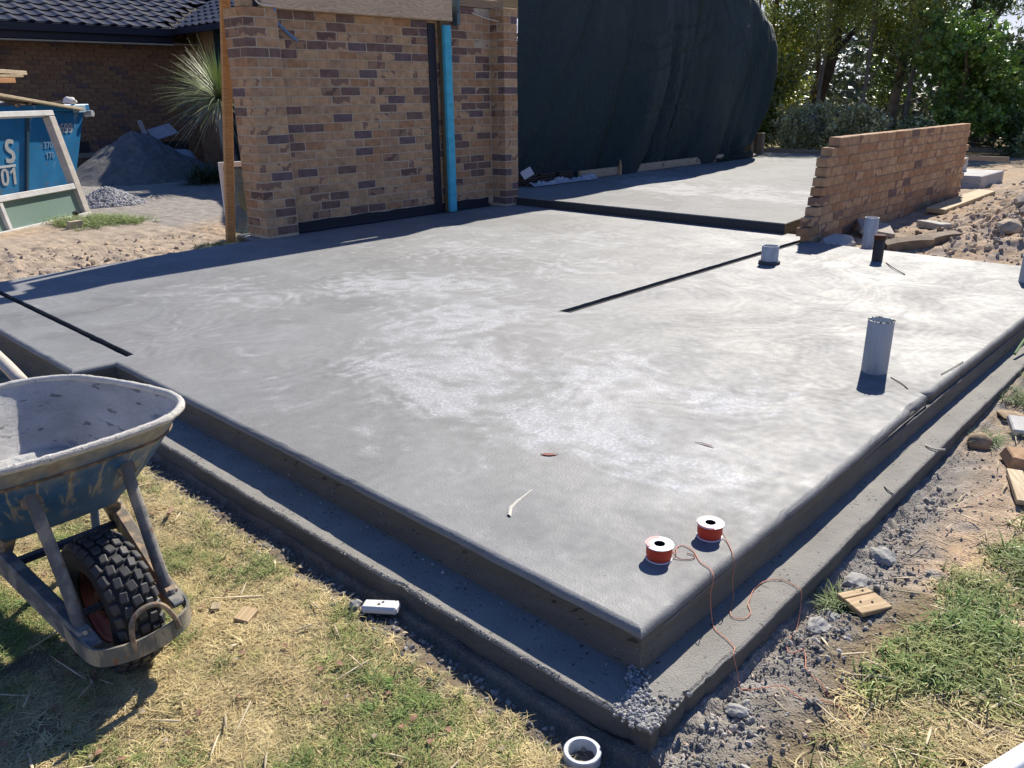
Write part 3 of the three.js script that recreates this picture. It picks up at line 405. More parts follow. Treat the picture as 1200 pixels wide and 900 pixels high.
  const wc = obj('white_cable', tubeOf([V(5.55, 2.20, 6.318), V(5.72, 2.16, 6.31), V(5.86, 2.11, 6.18), V(5.94, 2.10, 6.16), V(5.99, 2.02, 6.17), V(6.0, 1.90, 6.18)], 0.006, 40, 6), std({ color: C3(0.75, 0.72, 0.65) })); tag(wc, 'thin white cable hanging over the right end of the tall brick wall', 'cable');
  const bx = obj('blue_sheet', surf(24, 8, (u, v) => V(2.30 + u * 0.62, 2.34 + 0.14 * (1 - v) + 0.03 * fbm(u * 5, v * 3, 3), 6.5 + v * 0.7)), std({ color: C3(0.25, 0.50, 0.68), roughness: 0.5 })); tag(bx, 'light blue sheet lying above the left end of the brick wall', 'sheet');
  const d2 = thing('brown_bracket', 'dark steel bracket beside the head of the blue post', 'bracket', [5.26, 2.17, -6.27]);
  obj('plate', merge([at(cbox(0.045, 0.34, 0.09, 0.003), [0, 0.05, 0])]), std({ color: C3(0.10, 0.16, 0.18), roughness: 0.5, metalness: 0.4 }), d2);
  obj('bolt', at(new THREE.CylinderGeometry(0.014, 0.014, 0.02, 6), [0, 0.02, 0.05], [Math.PI / 2, 0, 0]), std({ color: C3(0.2, 0.2, 0.2), metalness: 0.8, roughness: 0.4 }), d2);
  const pl = obj('top_plate', woodBox(0.75, 0.09, 0.11, 0.004, 12), timber(C3(0.42, 0.34, 0.25))); pl.position.set(5.72, 2.305, -6.38); tag(pl, 'short timber plate on the right end of the tall brick wall', 'timber');
}

// ------------------------------------------------------------------ the dark sheeting over the frame behind the raised slab
{
  const root = thing('tarpaulin', 'huge dark green-black tarpaulin bulging over the structure behind the raised slab', 'tarpaulin');
  const endB = (h) => { const K = [[0, 14.7], [0.4, 14.85], [1.0, 15.05], [1.5, 15.1], [2.1, 14.98], [2.5, 14.7], [2.8, 14.2], [3.05, 13.5], [3.3, 12.4]]; for (let i = 1; i < K.length; i++) if (h <= K[i][0]) return lerp(K[i - 1][1], K[i][1], (h - K[i - 1][0]) / (K[i][0] - K[i - 1][0])); return 11.5; };
  const g = surf(420, 150, (u, v) => {
    const h0 = 0.09, top = 3.55; let h = h0 + v * (top - h0);
    const end = endB(Math.min(h, 3.3));
    const s = u * 1.16; let b, a; const bul = 0.55 * Math.sin(Math.PI * clamp(0.08 + 0.62 * v)) * (0.75 + 0.25 * Math.sin(u * 3.1));
    if (s <= 1) { b = lerp(6.75, end, 1 - Math.pow(1 - s, 1.0)); const round = Math.pow(clamp((s - 0.80) / 0.20), 2.2); a = 7.12 - bul * (1 - round * 0.35) + round * 0.75; }
    else { const t = (s - 1) / 0.16; b = end - 0.10 * t * t; a = 7.12 - bul * 0.65 + 0.75 + t * 2.6; }
    // the hem lifts away towards the right end
    const lift = 0.26 * sstep(0.66, 1.0, s) * (1 - v) * (1 - v) * (1 - v); h += lift;
    // hanging folds, slanting from lower left to upper right, and a seam
    const q = b * 1.0 - h * (0.10 + 0.5 * sstep(10.5, 7.0, b)) + 0.25 * fbm(b * 0.6, h * 0.6, 3, 256, 201);
    const pick = sstep(-0.15, 0.25, noise(b * 0.5 + 3, h * 0.4, 256, 207)); const f1 = Math.pow(Math.abs(noise(q * 0.8, h * 0.14, 256, 203)), 0.8) * 0.52, f2 = Math.pow(Math.abs(noise(q * 2.3 + 9, h * 0.35, 256, 204)), 0.8) * 0.20 * pick, f3 = fbm(b * 2.6, h * 1.7, 4, 256, 205) * 0.035 - 0.035 * Math.pow(1 - Math.min(1, Math.abs(noise(q * 1.7 + 5 * fbm(b * 0.3, h * 0.4, 2), h * 0.5, 256, 208)) * 5), 3) * pick - 0.05 * sstep(-0.03, 0.03, b - 10.5 + 0.10 * Math.sin(h * 1.7));
    const low = 1 - 0.6 * v; const seam = -0.07 * Math.exp(-(((b - 10.55 - 0.12 * h + 0.1 * Math.sin(h * 2)) / 0.05) ** 2));
    const amp = 0.35 + 0.65 * sstep(0.0, 0.3, s) ; const dsp = (f1 * low + f2 * low + f3) * amp + seam - 0.05;
    if (s <= 1) a -= dsp; else b += dsp;
    return V(b, h, a);
  }, (u, v) => [u * 9, v * 3.5]);
  const weave = tex(512, 512, (i, j) => { const x = i / 512, y = j / 512; return 0.5 + 0.30 * fbm(x * 9, y * 6, 5, 9, 211) + 0.35 * Math.pow(1 - Math.min(1, Math.abs(noise(x * 14, y * 5, 14, 212)) * 3), 2) * 0.6 + 0.12 * Math.sin(y * 6.283 * 60); });
  const cloth = std({ color: C3(0.016, 0.037, 0.037), roughness: 0.36, bumpMap: again(weave, 1), bumpScale: 0.03 });
  obj('sheet', g, cloth, root);
  // the far side and the lower part behind, out of sight but casting their shade
  obj('side_sheet', surf(30, 10, (u, v) => { const a = 7.2 + u * 8.6, top = lerp(3.5, 2.85, sstep(0.25, 0.5, u)); return V(lerp(6.76, 7.4, sstep(0.1, 0.4, u)) + 0.06 * fbm(a, v * 3, 3) - 0.10 * Math.sin(v * 3), 0.05 + v * top, a); }), cloth, root);
  obj('top_sheet', surf(30, 20, (u, v) => { const a = 7.0 + v * 8.8, top = lerp(3.55, 2.9, sstep(0.25, 0.5, v)); return V(lerp(lerp(6.76, 7.4, sstep(0.1, 0.4, v)), 12.8, u), top + 0.1 * Math.sin(u * Math.PI) + 0.03 * fbm(u * 6, v * 6, 3), a); }), cloth, root);
  // loose bunched cloth under the lifted hem at the right
  obj('bunched_hem', surf(60, 20, (u, v) => { const b = 12.2 + u * 1.5, t = v * Math.PI; return V(b, 0.11 + 0.11 * Math.sin(t) * (0.7 + 0.5 * fbm(b * 4, v * 3, 3)) , 6.95 + Math.cos(t) * 0.16 + 0.06 * fbm(b * 3, v * 2 + 5, 3)); }), cloth, root);
  const st = [[14.5, 7.15, 0.42], [14.75, 7.35, 0.40], [15.1, 7.7, 0.5]];
  st.forEach(([b, a, h], i) => { const m = obj('timber_stump', woodBox(0.11, h, 0.11, 0.005, 21 + i), timber([C3(0.32, 0.25, 0.18), C3(0.25, 0.2, 0.15), C3(0.42, 0.34, 0.22)][i])); m.position.set(b, 0.1 + h / 2, -a); tag(m, ['brown timber stump nearest the lifted right corner of the tarpaulin', 'dark middle timber stump under the right corner of the tarpaulin', 'pale timber stump furthest right under the corner of the tarpaulin'][i], 'timber'); });
  const be = obj('timber_bearer', merge([woodBox(1.1, 0.20, 0.10, 0.005, 25)]), timber(C3(0.42, 0.37, 0.33))); be.position.set(15.35, 2.22, -7.8); be.rotation.y = 0.1; tag(be, 'weathered timber bearer poking out right of the tarpaulin, high up', 'timber');
  const po = obj('timber_post', woodBox(0.10, 2.2, 0.10, 0.004, 26), timber(C3(0.30, 0.27, 0.20))); po.position.set(15.4, 1.1, -7.95); tag(po, 'thin timber post under the bearer right of the tarpaulin', 'post');
  // what lies along its foot
  const pk = thing('edge_plank', 'long pale timber plank lying along the foot of the tarpaulin', 'plank', [10.35, 0.1, -6.86], 0.01);
  obj('plank', at(woodBox(4.3, 0.12, 0.05, 0.004, 27), [0, 0.065, 0]), timber(C3(0.55, 0.47, 0.34)), pk);
  for (const x of [-1.1, 0.1, 1.2]) obj('knot', at(new THREE.CylinderGeometry(0.03, 0.03, 0.004, 10), [x, 0.07, 0.026], [Math.PI / 2, 0, 0]), oldWood, pk);
  const pg = obj('timber_peg', woodBox(0.05, 0.24, 0.04, 0.004, 28), pine); pg.position.set(9.18, 0.21, -6.80); tag(pg, 'small upright timber peg against the plank below the tarpaulin', 'peg');
  const ws = obj('plastic_sheet', surf(90, 24, (u, v) => V(6.95 + u * 1.45, 0.112 + Math.max(0, 0.07 * Math.sin(Math.PI * v) * (0.5 + 1.6 * Math.max(0, fbm(u * 9, v * 3, 4)))), 6.62 + 0.05 * fbm(u * 4, 3) + v * (0.16 + 0.04 * fbm(u * 6, 8)))), std({ color: C3(0.34, 0.38, 0.42), roughness: 0.4 })); tag(ws, 'crumpled pale plastic sheet at the foot of the tarpaulin', 'sheet');
  const rr = rngOf(71);
  for (let s = 0; s < 3; s++) for (let k = 0; k < 5; k++) { const m = obj('roof_tile_offcut', at(cbox(0.34, 0.02, 0.2, 0.003, 0, 0, 0.002, k + s), [0, 0, 0]), std({ map: grain, color: C3(0.10, 0.075, 0.06), roughness: 0.8 })); m.position.set(7.05 + s * 0.40 + rr() * 0.03, 0.115 + k * 0.03, -6.92 + rr() * 0.03); m.rotation.y = (rr() - 0.5) * 0.2; tag(m, ['dark flat tile in the left pile under the tarpaulin foot', 'dark flat tile in the middle pile under the tarpaulin foot', 'dark flat tile in the right pile under the tarpaulin foot'][s], 'tile', ['tiles in the left pile', 'tiles in the middle pile', 'tiles in the right pile'][s]); }
  const wp = obj('white_packet', at(cbox(0.16, 0.02, 0.12, 0.004), [0, 0, 0]), std({ color: C3(0.6, 0.6, 0.6) })); wp.position.set(6.92, 0.29, -6.72); wp.rotation.set(1.0, 0.2, 0.7); tag(wp, 'small white packet on the left pile of dark tiles', 'packet');
}

// ------------------------------------------------------------------ pipes standing in and beyond the slab
const pvc = std({ map: again(grain, 2), color: C3(0.62, 0.66, 0.68), roughness: 0.45 });
function pipe(label, b, a, h0, h1, r, mat, o = {}) {
  const t = thing(o.name ?? 'drain_pipe', label, 'pipe', [b, h0, -a]); const H = h1 - h0, pts = [[r - 0.005, 0], [r, 0], [r, H - 0.002], [r - 0.001, H], [r - 0.005, H], [r - 0.006, H - 0.002], [r - 0.006, 0.02]].map((p) => new THREE.Vector2(...p));
  obj('tube', toCreasedNormals(new THREE.LatheGeometry(pts, 36), 0.6), mat, t);
  if (o.collar) obj('collar', at(new THREE.LatheGeometry([[r + 0.002, -0.004], [r + 0.018, -0.002], [r + 0.017, 0.022], [r + 0.012, 0.026], [r + 0.002, 0.027]].map((p) => new THREE.Vector2(...p)), 32), [0, -h0, 0]), std({ map: grain, color: C3(0.10, 0.11, 0.12), roughness: 0.8 }), t);
  if (o.cap) obj('cap', at(new THREE.CylinderGeometry(r - 0.006, r - 0.006, 0.004, 24), [0, H - 0.012, 0]), std({ color: C3(0.3, 0.3, 0.3) }), t);
  return t;
}
{
  // the big one wears splashed concrete at its foot and a dark rim
  const stain = tex(256, 256, (i, j) => { const x = i / 256, y = j / 256; const n = fbm(x * 6, y * 5, 5, 6, 231); const k = sstep(0.1, -0.25, y - 0.20 + n * 0.25) , rim = sstep(0.0, 0.06, y - 0.87 + n * 0.05); const c = [0.42, 0.45, 0.46].map((q) => q * (1 + 0.07 * n)); const s = [0.11, 0.12, 0.125]; const t = Math.max(k * 0.95, rim * 0.85, sstep(0.5, 0.7, n) * 0.4); return c.map((q, m) => lerp(q, s[m], t)); }, { srgb: true, wrap: false });
  const p = pipe('tall grey drain pipe stub with a stained foot near the right slab edge', 2.463, 0.335, -0.02, 0.262, 0.060, std({ map: stain, roughness: 0.5 }));
  obj('mortar_crust', merge([...Array(17)].map((_, i) => { const r = rngOf(i + 3), t = i / 17 * 6.283 + r() * 0.5, k = 0.4 + r() * 1.3; return at(stone(i, 0.007 * k, 0.003 * k, 0.0032, 1), [Math.cos(t) * 0.0565, 0.281 + r() * 0.003, Math.sin(t) * 0.0565], [0, t, 0]); })), rawMat, p);
  pipe('short grey pipe stub with a dark collar beside the long slot', 4.605, 1.965, -0.02, 0.145, 0.067, pvc, { collar: true });
  const bl = pipe('thin black pipe with a rusty brown top at the far slab edge', 5.27, 1.36, -0.02, 0.20, 0.042, std({ map: grain, color: C3(0.022, 0.022, 0.025), roughness: 0.45 }));
  obj('rusty_cap', at(new THREE.LatheGeometry([[0.030, 0.0], [0.044, 0.0], [0.046, 0.03], [0.040, 0.04], [0.0, 0.042]].map((q) => new THREE.Vector2(...q)), 24), [0, 0.19, 0]), std({ map: brickBump, color: C3(0.16, 0.055, 0.03), roughness: 0.9 }), bl).userData.label = 'rust-brown cap';
  pipe('grey pipe standing in the soil just beyond the far slab edge', 6.02, 1.71, -0.06, 0.235, 0.060, pvc, { cap: true });
  pipe('grey pipe stub cut off by the right edge of the picture', 5.16, 0.26, -0.02, 0.19, 0.062, pvc);
  // the open pipe end in the trench at the near corner
  const e = thing('trench_pipe', 'open white pipe end set upright in the trench before the near corner', 'pipe', [-0.252, -0.295, 0.012]);
  obj('tube', toCreasedNormals(new THREE.LatheGeometry([[0.040, 0], [0.046, 0], [0.046, 0.098], [0.044, 0.1], [0.036, 0.1], [0.034, 0.097], [0.034, 0.03]].map((q) => new THREE.Vector2(...q)), 40), 0.6), std({ map: grain, color: C3(0.66, 0.7, 0.74), roughness: 0.4 }), e);
  kind(obj('dirt', merge([...Array(24)].map((_, i) => { const r = rngOf(i + 50); return at(stoneFlat(i, 0.009 + r() * 0.006, 0.007, 0.009, 1), [(r() - 0.5) * 0.045, 0.045 + r() * 0.01, (r() - 0.5) * 0.045]); })), std({ map: soilMap, color: C3(0.22, 0.16, 0.10) }), e), 'stuff');
  const w = thing('white_pipe', 'white plastic pipe lying on the grass at the bottom right', 'pipe', [0.50, -0.165, 0.835]);
  const along = new THREE.Vector3(0.36, 0.0, 0.12).normalize(); const wg = at(new THREE.LatheGeometry([[0.022, -0.4], [0.028, -0.4], [0.028, 0.4], [0.022, 0.4], [0.022, -0.4]].map((q) => new THREE.Vector2(...q)), 28), [0, 0, 0]);
  const wm = obj('tube', toCreasedNormals(wg, 0.6), std({ color: C3(0.80, 0.81, 0.82), roughness: 0.35 }), w); wm.quaternion.setFromUnitVectors(new THREE.Vector3(0, 1, 0), along);
  const ws = obj('socket', toCreasedNormals(new THREE.LatheGeometry([[0.028, -0.07], [0.033, -0.07], [0.033, 0.07], [0.028, 0.07]].map((q) => new THREE.Vector2(...q)), 28), 0.6), std({ color: C3(0.80, 0.81, 0.82), roughness: 0.35 }), w); ws.quaternion.copy(wm.quaternion); ws.position.copy(along).multiplyScalar(0.02);
}

// ------------------------------------------------------------------ string line reels and their line
{
  const white = std({ color: C3(0.78, 0.76, 0.75), roughness: 0.35 }), red = std({ color: C3(0.72, 0.075, 0.025), roughness: 0.55, bumpMap: again(tex(8, 64, (i, j) => 0.5 + 0.5 * Math.sin(j / 64 * 6.283 * 4)), 1, 6), bumpScale: 0.0012 }), ink = std({ color: C3(0.80, 0.22, 0.20), roughness: 0.4 });
  const reel = thing('line_reel', 'white reel of bright red string nearest the slab corner', 'string reel', [0.325, 0, -0.165], 0.4);
  const L = (p, n = 48) => toCreasedNormals(new THREE.LatheGeometry(p.map((q) => new THREE.Vector2(...q)), n), 0.5);
  obj('flange', L([[0.017, 0.0012], [0.0392, 0.001], [0.0402, 0.0022], [0.0392, 0.0040], [0.017, 0.0040]]), white, reel);
  obj('flange', L([[0.017, 0.0468], [0.0418, 0.0468], [0.0428, 0.048], [0.0418, 0.0492], [0.030, 0.0505], [0.0165, 0.0495], [0.0165, 0.046]]), white, reel);
  obj('string', L([[0.018, 0.0041], [0.0362, 0.0043], [0.0380, 0.012], [0.0386, 0.025], [0.0380, 0.038], [0.0366, 0.0462], [0.018, 0.0466]]), red, reel);
  obj('printed_band', at(new THREE.RingGeometry(0.030, 0.0405, 24, 1, 0.2, 2.2), [0, 0.0512, 0], [-Math.PI / 2, 0, 0]), ink, reel);
  obj('hub', L([[0.0162, 0.0490], [0.0158, 0.0490], [0.0158, 0.006], [0.0, 0.006]]), std({ color: C3(0.02, 0.02, 0.02) }), reel);
  const r2 = reel.clone(); r2.name = numbered('line_reel'); r2.position.set(0.536, 0, -0.119); r2.rotation.y = 1.6; scene.add(r2); r2.userData.label = 'white reel of bright red string further right along the slab edge';
  const drape = (pts, r, n, k) => { const q = spline(pts, n); for (const p of q) if (-p.z < -0.148 || p.x < -0.19) p.y = Math.max(p.y, groundH(p.x, -p.z) + 0.004); return taper(q, Array(n + 1).fill(r), k); };
  const lineM = std({ color: C3(0.58, 0.22, 0.13), roughness: 0.7 }), R = 0.0013;
  const s1 = obj('string_line', drape([V(0.355, 0.02, 0.145), V(0.372, 0.01, 0.135), V(0.405, 0.003, 0.155), V(0.43, 0.003, 0.15), V(0.425, 0.003, 0.11), V(0.385, 0.003, 0.06), V(0.372, 0.003, 0.02), V(0.352, -0.004, -0.003), V(0.33, -0.05, -0.010), V(0.318, -0.128, -0.03), V(0.30, -0.131, -0.05), V(0.285, -0.131, -0.09), V(0.265, -0.131, -0.128), V(0.235, -0.131, -0.142), V(0.225, -0.17, -0.163), V(0.222, -0.215, -0.18), V(0.26, -0.212, -0.22), V(0.30, -0.208, -0.26), V(0.28, -0.205, -0.33), V(0.32, -0.205, -0.40), V(0.28, -0.205, -0.47), V(0.24, -0.205, -0.55)], R, 260, 5), lineM);
  tag(s1, 'thin red string running from the nearer reel over the slab edge to the soil', 'string');
  const s1b = obj('string_line', tubeOf([V(0.36, 0.02, 0.150), V(0.358, 0.004, 0.12), V(0.372, 0.003, 0.095), V(0.395, 0.003, 0.085), V(0.405, 0.003, 0.095), V(0.40, 0.003, 0.115)], R, 60, 5), lineM); tag(s1b, 'short loop of red string lying beside the nearer reel', 'string');
  const s2 = obj('string_line', drape([V(0.560, 0.02, 0.095), V(0.553, 0.006, 0.075), V(0.52, 0.003, 0.04), V(0.488, 0.002, 0.012), V(0.472, -0.01, -0.003), V(0.462, -0.07, -0.008), V(0.452, -0.12, -0.02), V(0.42, -0.131, -0.03), V(0.385, -0.131, -0.055), V(0.40, -0.131, -0.085), V(0.44, -0.131, -0.085), V(0.47, -0.131, -0.06), V(0.50, -0.131, -0.05), V(0.56, -0.131, -0.035), V(0.63, -0.131, -0.045), V(0.66, -0.131, -0.08), V(0.655, -0.131, -0.12), V(0.645, -0.131, -0.142), V(0.61, -0.17, -0.162), V(0.55, -0.21, -0.18), V(0.47, -0.208, -0.19), V(0.44, -0.206, -0.215), V(0.48, -0.206, -0.235), V(0.44, -0.206, -0.26), V(0.40, -0.205, -0.28), V(0.37, -0.205, -0.33), V(0.34, -0.205, -0.37)], R, 320, 5), lineM);
  tag(s2, 'thin red string trailing from the farther reel across the footing', 'string');
}
// ------------------------------------------------------------------ small things on the slab
{
  const leaf = (l, w) => surf(12, 4, (u, v) => { const s = Math.sin(Math.PI * Math.pow(u, 0.8)) * w; return new THREE.Vector3((u - 0.5) * l, 0.0015 * Math.sin(Math.PI * u) + 0.0015 * Math.abs(v - 0.5) * 2 + 0.0005, (v - 0.5) * 2 * s + 0.006 * Math.sin(u * 3)); });
  const l1 = obj('dry_leaf', leaf(0.072, 0.010), std({ color: C3(0.22, 0.06, 0.035), roughness: 0.7 })); l1.position.set(0.66, 0.001, -0.885); l1.rotation.y = -0.85; tag(l1, 'curled red-brown leaf lying in the middle of the slab', 'leaf');
  const l2 = obj('dry_leaf', leaf(0.085, 0.005), std({ color: C3(0.14, 0.05, 0.05), roughness: 0.7 })); l2.position.set(1.13, 0.001, -0.49); l2.rotation.y = 1.62; tag(l2, 'thin dark leaf lying on the slab beyond the reels', 'leaf');
  const sm = obj('mortar_smear', surf(30, 8, (u, v) => { const c = [[0.207, 0.668], [0.25, 0.703], [0.295, 0.717], [0.345, 0.727], [0.398, 0.738]]; const t = u * 3.999, i = Math.floor(t), k = t - i; const b = lerp(c[i][0], c[i + 1][0], k), a = lerp(c[i][1], c[i + 1][1], k); const w = 0.013 * (1 - 0.75 * u) * (0.8 + 0.4 * fbm(u * 8, 1)); return V(b, 0.001 + 0.006 * Math.sin(Math.PI * v) * (1 - 0.8 * u), a + (v - 0.5) * 2 * w ); }), std({ map: concMap, color: C3(0.75, 0.73, 0.66), roughness: 0.9 })); tag(sm, 'dried pale mortar smear on the slab left of the reels', 'mortar');
  const tw = (label, pts, r, col) => tag(obj('twig', tubeOf(pts, r, 14, 5), std({ color: col })), label, 'twig');
  tw('thin dark twig lying beside the stained pipe stub', [V(2.42, 0.003, 0.24), V(2.36, 0.004, 0.17), V(2.31, 0.003, 0.125)], 0.0022, C3(0.10, 0.08, 0.07));
  tw('thin twig on the slab by the black pipe', [V(5.22, 0.004, 1.27), V(4.98, 0.012, 1.12), V(4.85, 0.004, 1.0)], 0.004, C3(0.20, 0.17, 0.14));
  tw('fine dark twig along the right slab edge', [V(2.62, 0.004, 0.075), V(2.76, 0.006, 0.062), V(2.9, 0.004, 0.055)], 0.0022, C3(0.12, 0.11, 0.1));
  const pale = C3(0.62, 0.58, 0.48);
  tag(obj('straw', tubeOf([V(2.02, -0.130, -0.065), V(2.0, -0.128, -0.105), V(2.03, -0.131, -0.14)], 0.004, 12, 5), std({ color: pale })), 'pale bent straw lying across the right footing', 'straw');
  tag(obj('straw', tubeOf([V(1.52, -0.131, -0.075), V(1.49, -0.129, -0.10), V(1.475, -0.132, -0.125)], 0.003, 12, 5), std({ color: C3(0.3, 0.28, 0.24) })), 'small grey straw on the nearer part of the right footing', 'straw');
  tag(obj('green_stem', tubeOf([V(3.62, -0.11, -0.03), V(3.85, -0.06, -0.03), V(4.1, -0.05, -0.05)], 0.008, 16, 6), std({ color: C3(0.16, 0.25, 0.10) })), 'curved green stem beside the slab at the right', 'stem');
  tag(obj('steel_rod', tubeOf([V(3.72, 0.0, -0.10), V(3.5, -0.11, -0.11)], 0.006, 4, 8), std({ color: C3(0.03, 0.03, 0.03), metalness: 0.6, roughness: 0.5 })), 'short dark rod leaning on the far right footing', 'rod');
}

// ------------------------------------------------------------------ the wheelbarrow (f forward, u up, r to its right)
{
  const root = thing('wheelbarrow', 'blue builder\'s wheelbarrow with a mortar-crusted tray and chunky tyre', 'wheelbarrow', [-0.86, -0.225, -1.2], -Math.PI / 2 + 0.05);
  const L = (f, u, r) => new THREE.Vector3(f, u, -r);
  const paint = tex(1024, 512, (i, j) => { const x = i / 1024, y = j / 512; const n = fbm(x * 8, y * 4, 5, 4, 301), st = fbm(x * 26, y * 2.5, 4, 2, 303), sp = noise(x * 90, y * 45, 45, 305);
    const blue = [0.018, 0.10, 0.26].map((c) => c * (1 + 0.4 * n)); const crust = clamp(sstep(0.70, 1.0, y + 0.26 * n) * 0.95 + sstep(0.22, 0.42, st) * 0.8 * sstep(0.1, 0.6, y) + sstep(0.30, 0.5, n) * 0.5 + sstep(0.46, 0.58, sp) * 0.5); const gc = [0.30, 0.285, 0.25].map((c) => c * (1 + 0.35 * fbm(x * 40, y * 20, 3, 20, 307)));
    const rust = sstep(0.42, 0.6, fbm(x * 6 + 3, y * 3, 4, 3, 309)) * 0.5; return blue.map((c, k) => lerp(lerp(c, gc[k], crust), [0.20, 0.10, 0.045][k], rust)); }, { srgb: true });
  const inner = tex(1024, 1024, (i, j) => { const x = i / 1024, y = j / 1024; const n = fbm(x * 5, y * 5, 6, 5, 311), g = noise(x * 140, y * 140, 140, 313), d = sstep(0.34, 0.5, fbm(x * 14, y * 14, 4, 14, 315)); const v = 0.50 * (1 + 0.35 * n + 0.22 * g) * (1 - 0.55 * d); const bl = sstep(0.35, 0.55, fbm(x * 7 + 4, y * 7, 4, 7, 317)) * 0.5; return [lerp(v, 0.10, bl), lerp(v * 0.985, 0.16, bl), lerp(v * 0.95, 0.24, bl)]; }, { srgb: true });
  const steel = tex(512, 512, (i, j) => { const x = i / 512, y = j / 512; const n = fbm(x * 6, y * 6, 5, 6, 321), m = fbm(x * 18, y * 18, 4, 18, 323); const k = sstep(-0.15, 0.3, n), r = sstep(0.28, 0.5, m); const a = [0.115, 0.125, 0.135], g = [0.30, 0.275, 0.235]; return a.map((c, q) => lerp(lerp(c, g[q], k), [0.19, 0.085, 0.035][q], r * 0.7)); }, { srgb: true });
  const steel0 = () => steel;
  const rimPts = (k) => [[0.052, 0], [0.045, 0.13], [0.022, 0.235], [-0.045, 0.310], [-0.14, 0.338], [-0.30, 0.325], [-0.50, 0.285], [-0.63, 0.235], [-0.705, 0.14], [-0.725, 0]];
  const half = rimPts(); const loopOf = (h, u) => { const p = []; h.forEach(([f, r], i) => p.push(L(f, u(f), r))); for (let i = h.length - 2; i > 0; i--) p.push(L(h[i][0], u(h[i][0]), -h[i][1])); return new THREE.CatmullRomCurve3(p, true, 'centripetal'); };
  const rim = loopOf(half, (f) => 0.672 + 0.012 * Math.cos(f * 4)), foot = loopOf([[-0.215, 0], [-0.217, 0.08], [-0.225, 0.135], [-0.26, 0.168], [-0.33, 0.178], [-0.42, 0.172], [-0.50, 0.16], [-0.545, 0.13], [-0.56, 0.07], [-0.565, 0]], (f) => 0.375 + 0.10 * sstep(-0.22, -0.6, f));
  const NS = 120, rp = rim.getPoints(NS), fp = foot.getPoints(NS);
  const tray = (off) => (u, v) => { const i = Math.round(u * NS) % NS; const R = rp[i], F = fp[i]; const cen = new THREE.Vector3(-0.37, 0.375, 0); let p; 
    const fl = (q) => 0.375 + 0.10 * sstep(-0.22, -0.6, q);
    if (v < 0.25) { p = cen.clone().lerp(F, v / 0.25 * 0.93); p.y = fl(p.x); } else { const t = (v - 0.25) / 0.75; p = F.clone().lerp(R, t); p.y = lerp(F.y, R.y, Math.pow(t, 1.12)) ; const w = 0.02 * Math.sin(Math.PI * t); p.x += (p.x - cen.x) * w; p.z += (p.z - cen.z) * w * 1.5; if (t < 0.06) p.y = F.y + 0.002; }
    if (off) { const s = 1 - 0.012; p.x = cen.x + (p.x - cen.x) * s; p.z = cen.z + (p.z - cen.z) * s; p.y += v < 0.25 ? 0.02 + 0.004 * fbm(p.x * 20, p.z * 20, 3) : 0.003; const k = 0.0035 * fbm(p.x * 30 + p.y * 20, p.z * 30, 3); p.x += k; p.z += k; }
    return p; };
  obj('tray', surf(NS, 40, tray(false), (u, v) => [u * 2, v]), std({ map: paint, roughness: 0.55, bumpMap: again(concBump, 2, 1), bumpScale: 0.003 }), root);
  obj('mortar_lining', surf(NS, 40, tray(true), (u, v) => [u * 2.2, v]), std({ map: inner, roughness: 0.92, bumpMap: again(concBump, 3, 1.5), bumpScale: 0.008 }), root);
  const crust = std({ map: again(concMap, 3), bumpMap: again(concBump, 3), bumpScale: 0.008, color: C3(0.85, 0.83, 0.78), roughness: 0.95 });
  obj('bead', (() => { const f = tray(false), pts = Array.from({ length: 201 }, (_, i) => { const p = f(i / 200 * 0.9999, 0.25 + 0.75 * 0.80), c = new THREE.Vector3(-0.37, p.y, 0); return p.add(p.clone().sub(c).setY(0).normalize().multiplyScalar(0.002)); }); return taper(pts, pts.map((p, i) => 0.0045 + 0.001 * fbm(i * 0.1, 4, 2)), 8, false); })(), std({ map: again(steel0(), 3), color: C3(0.8, 0.6, 0.42), roughness: 0.8 }), root);
  const rr = rngOf(9); obj('rim', (() => { const N = 200, pts = rim.getPoints(N); return taper(pts, pts.map((p, i) => 0.0100 + 0.004 * Math.max(0, fbm(i * 0.21, 3, 3)) + 0.0018 * rr()), 12, false); })(), crust, root);
  // frame: two flat rails that run from the nose back to the handles
  const steelM = std({ map: again(steel, 2), bumpMap: again(concBump, 4), bumpScale: 0.003, roughness: 0.7 }), brownM = std({ map: again(steel, 3), color: C3(1.25, 1.0, 0.76), bumpMap: again(concBump, 4), bumpScale: 0.003, roughness: 0.75 });
  const bar = (p, q, w, h, c = 0.004) => { const d = q.clone().sub(p), g = cbox(d.length(), h, w, c); const x = d.normalize(), z = new THREE.Vector3().crossVectors(x, new THREE.Vector3(0, 1, 0)).normalize(), y = new THREE.Vector3().crossVectors(z, x); return g.applyMatrix4(new THREE.Matrix4().makeBasis(x, y, z).setPosition(p.clone().add(q).multiplyScalar(0.5))); };
  for (const s of [-1, 1]) {
    obj('rail', bar(L(0.115, 0.185, s * 0.120), L(-0.62, 0.405, s * 0.205), 0.036, 0.075), s < 0 ? steelM : brownM, root);
    obj('bracket', bar(L(-0.075, 0.585, s * 0.125), L(-0.035, 0.535, s * 0.124), 0.05, 0.012, 0.003), brownM, root);
    const hn = obj('handle', tubeOf([L(-0.60, 0.40, s * 0.20), L(-0.80, 0.49, s * 0.20), L(-1.0, 0.58, s * 0.195), L(-1.12, 0.618, s * 0.19)], 0.0185, 24, 12), std({ map: again(concMap, 2), color: C3(0.60, 0.54, 0.46), roughness: 0.7 }), root);
    obj('grip', tubeOf([L(-0.98, 0.573, s * 0.195), L(-1.1, 0.612, s * 0.191), L(-1.20, 0.640, s * 0.187)], 0.0235, 8, 14), std({ map: grain, color: C3(0.68, 0.60, 0.50), roughness: 0.7 }), hn);
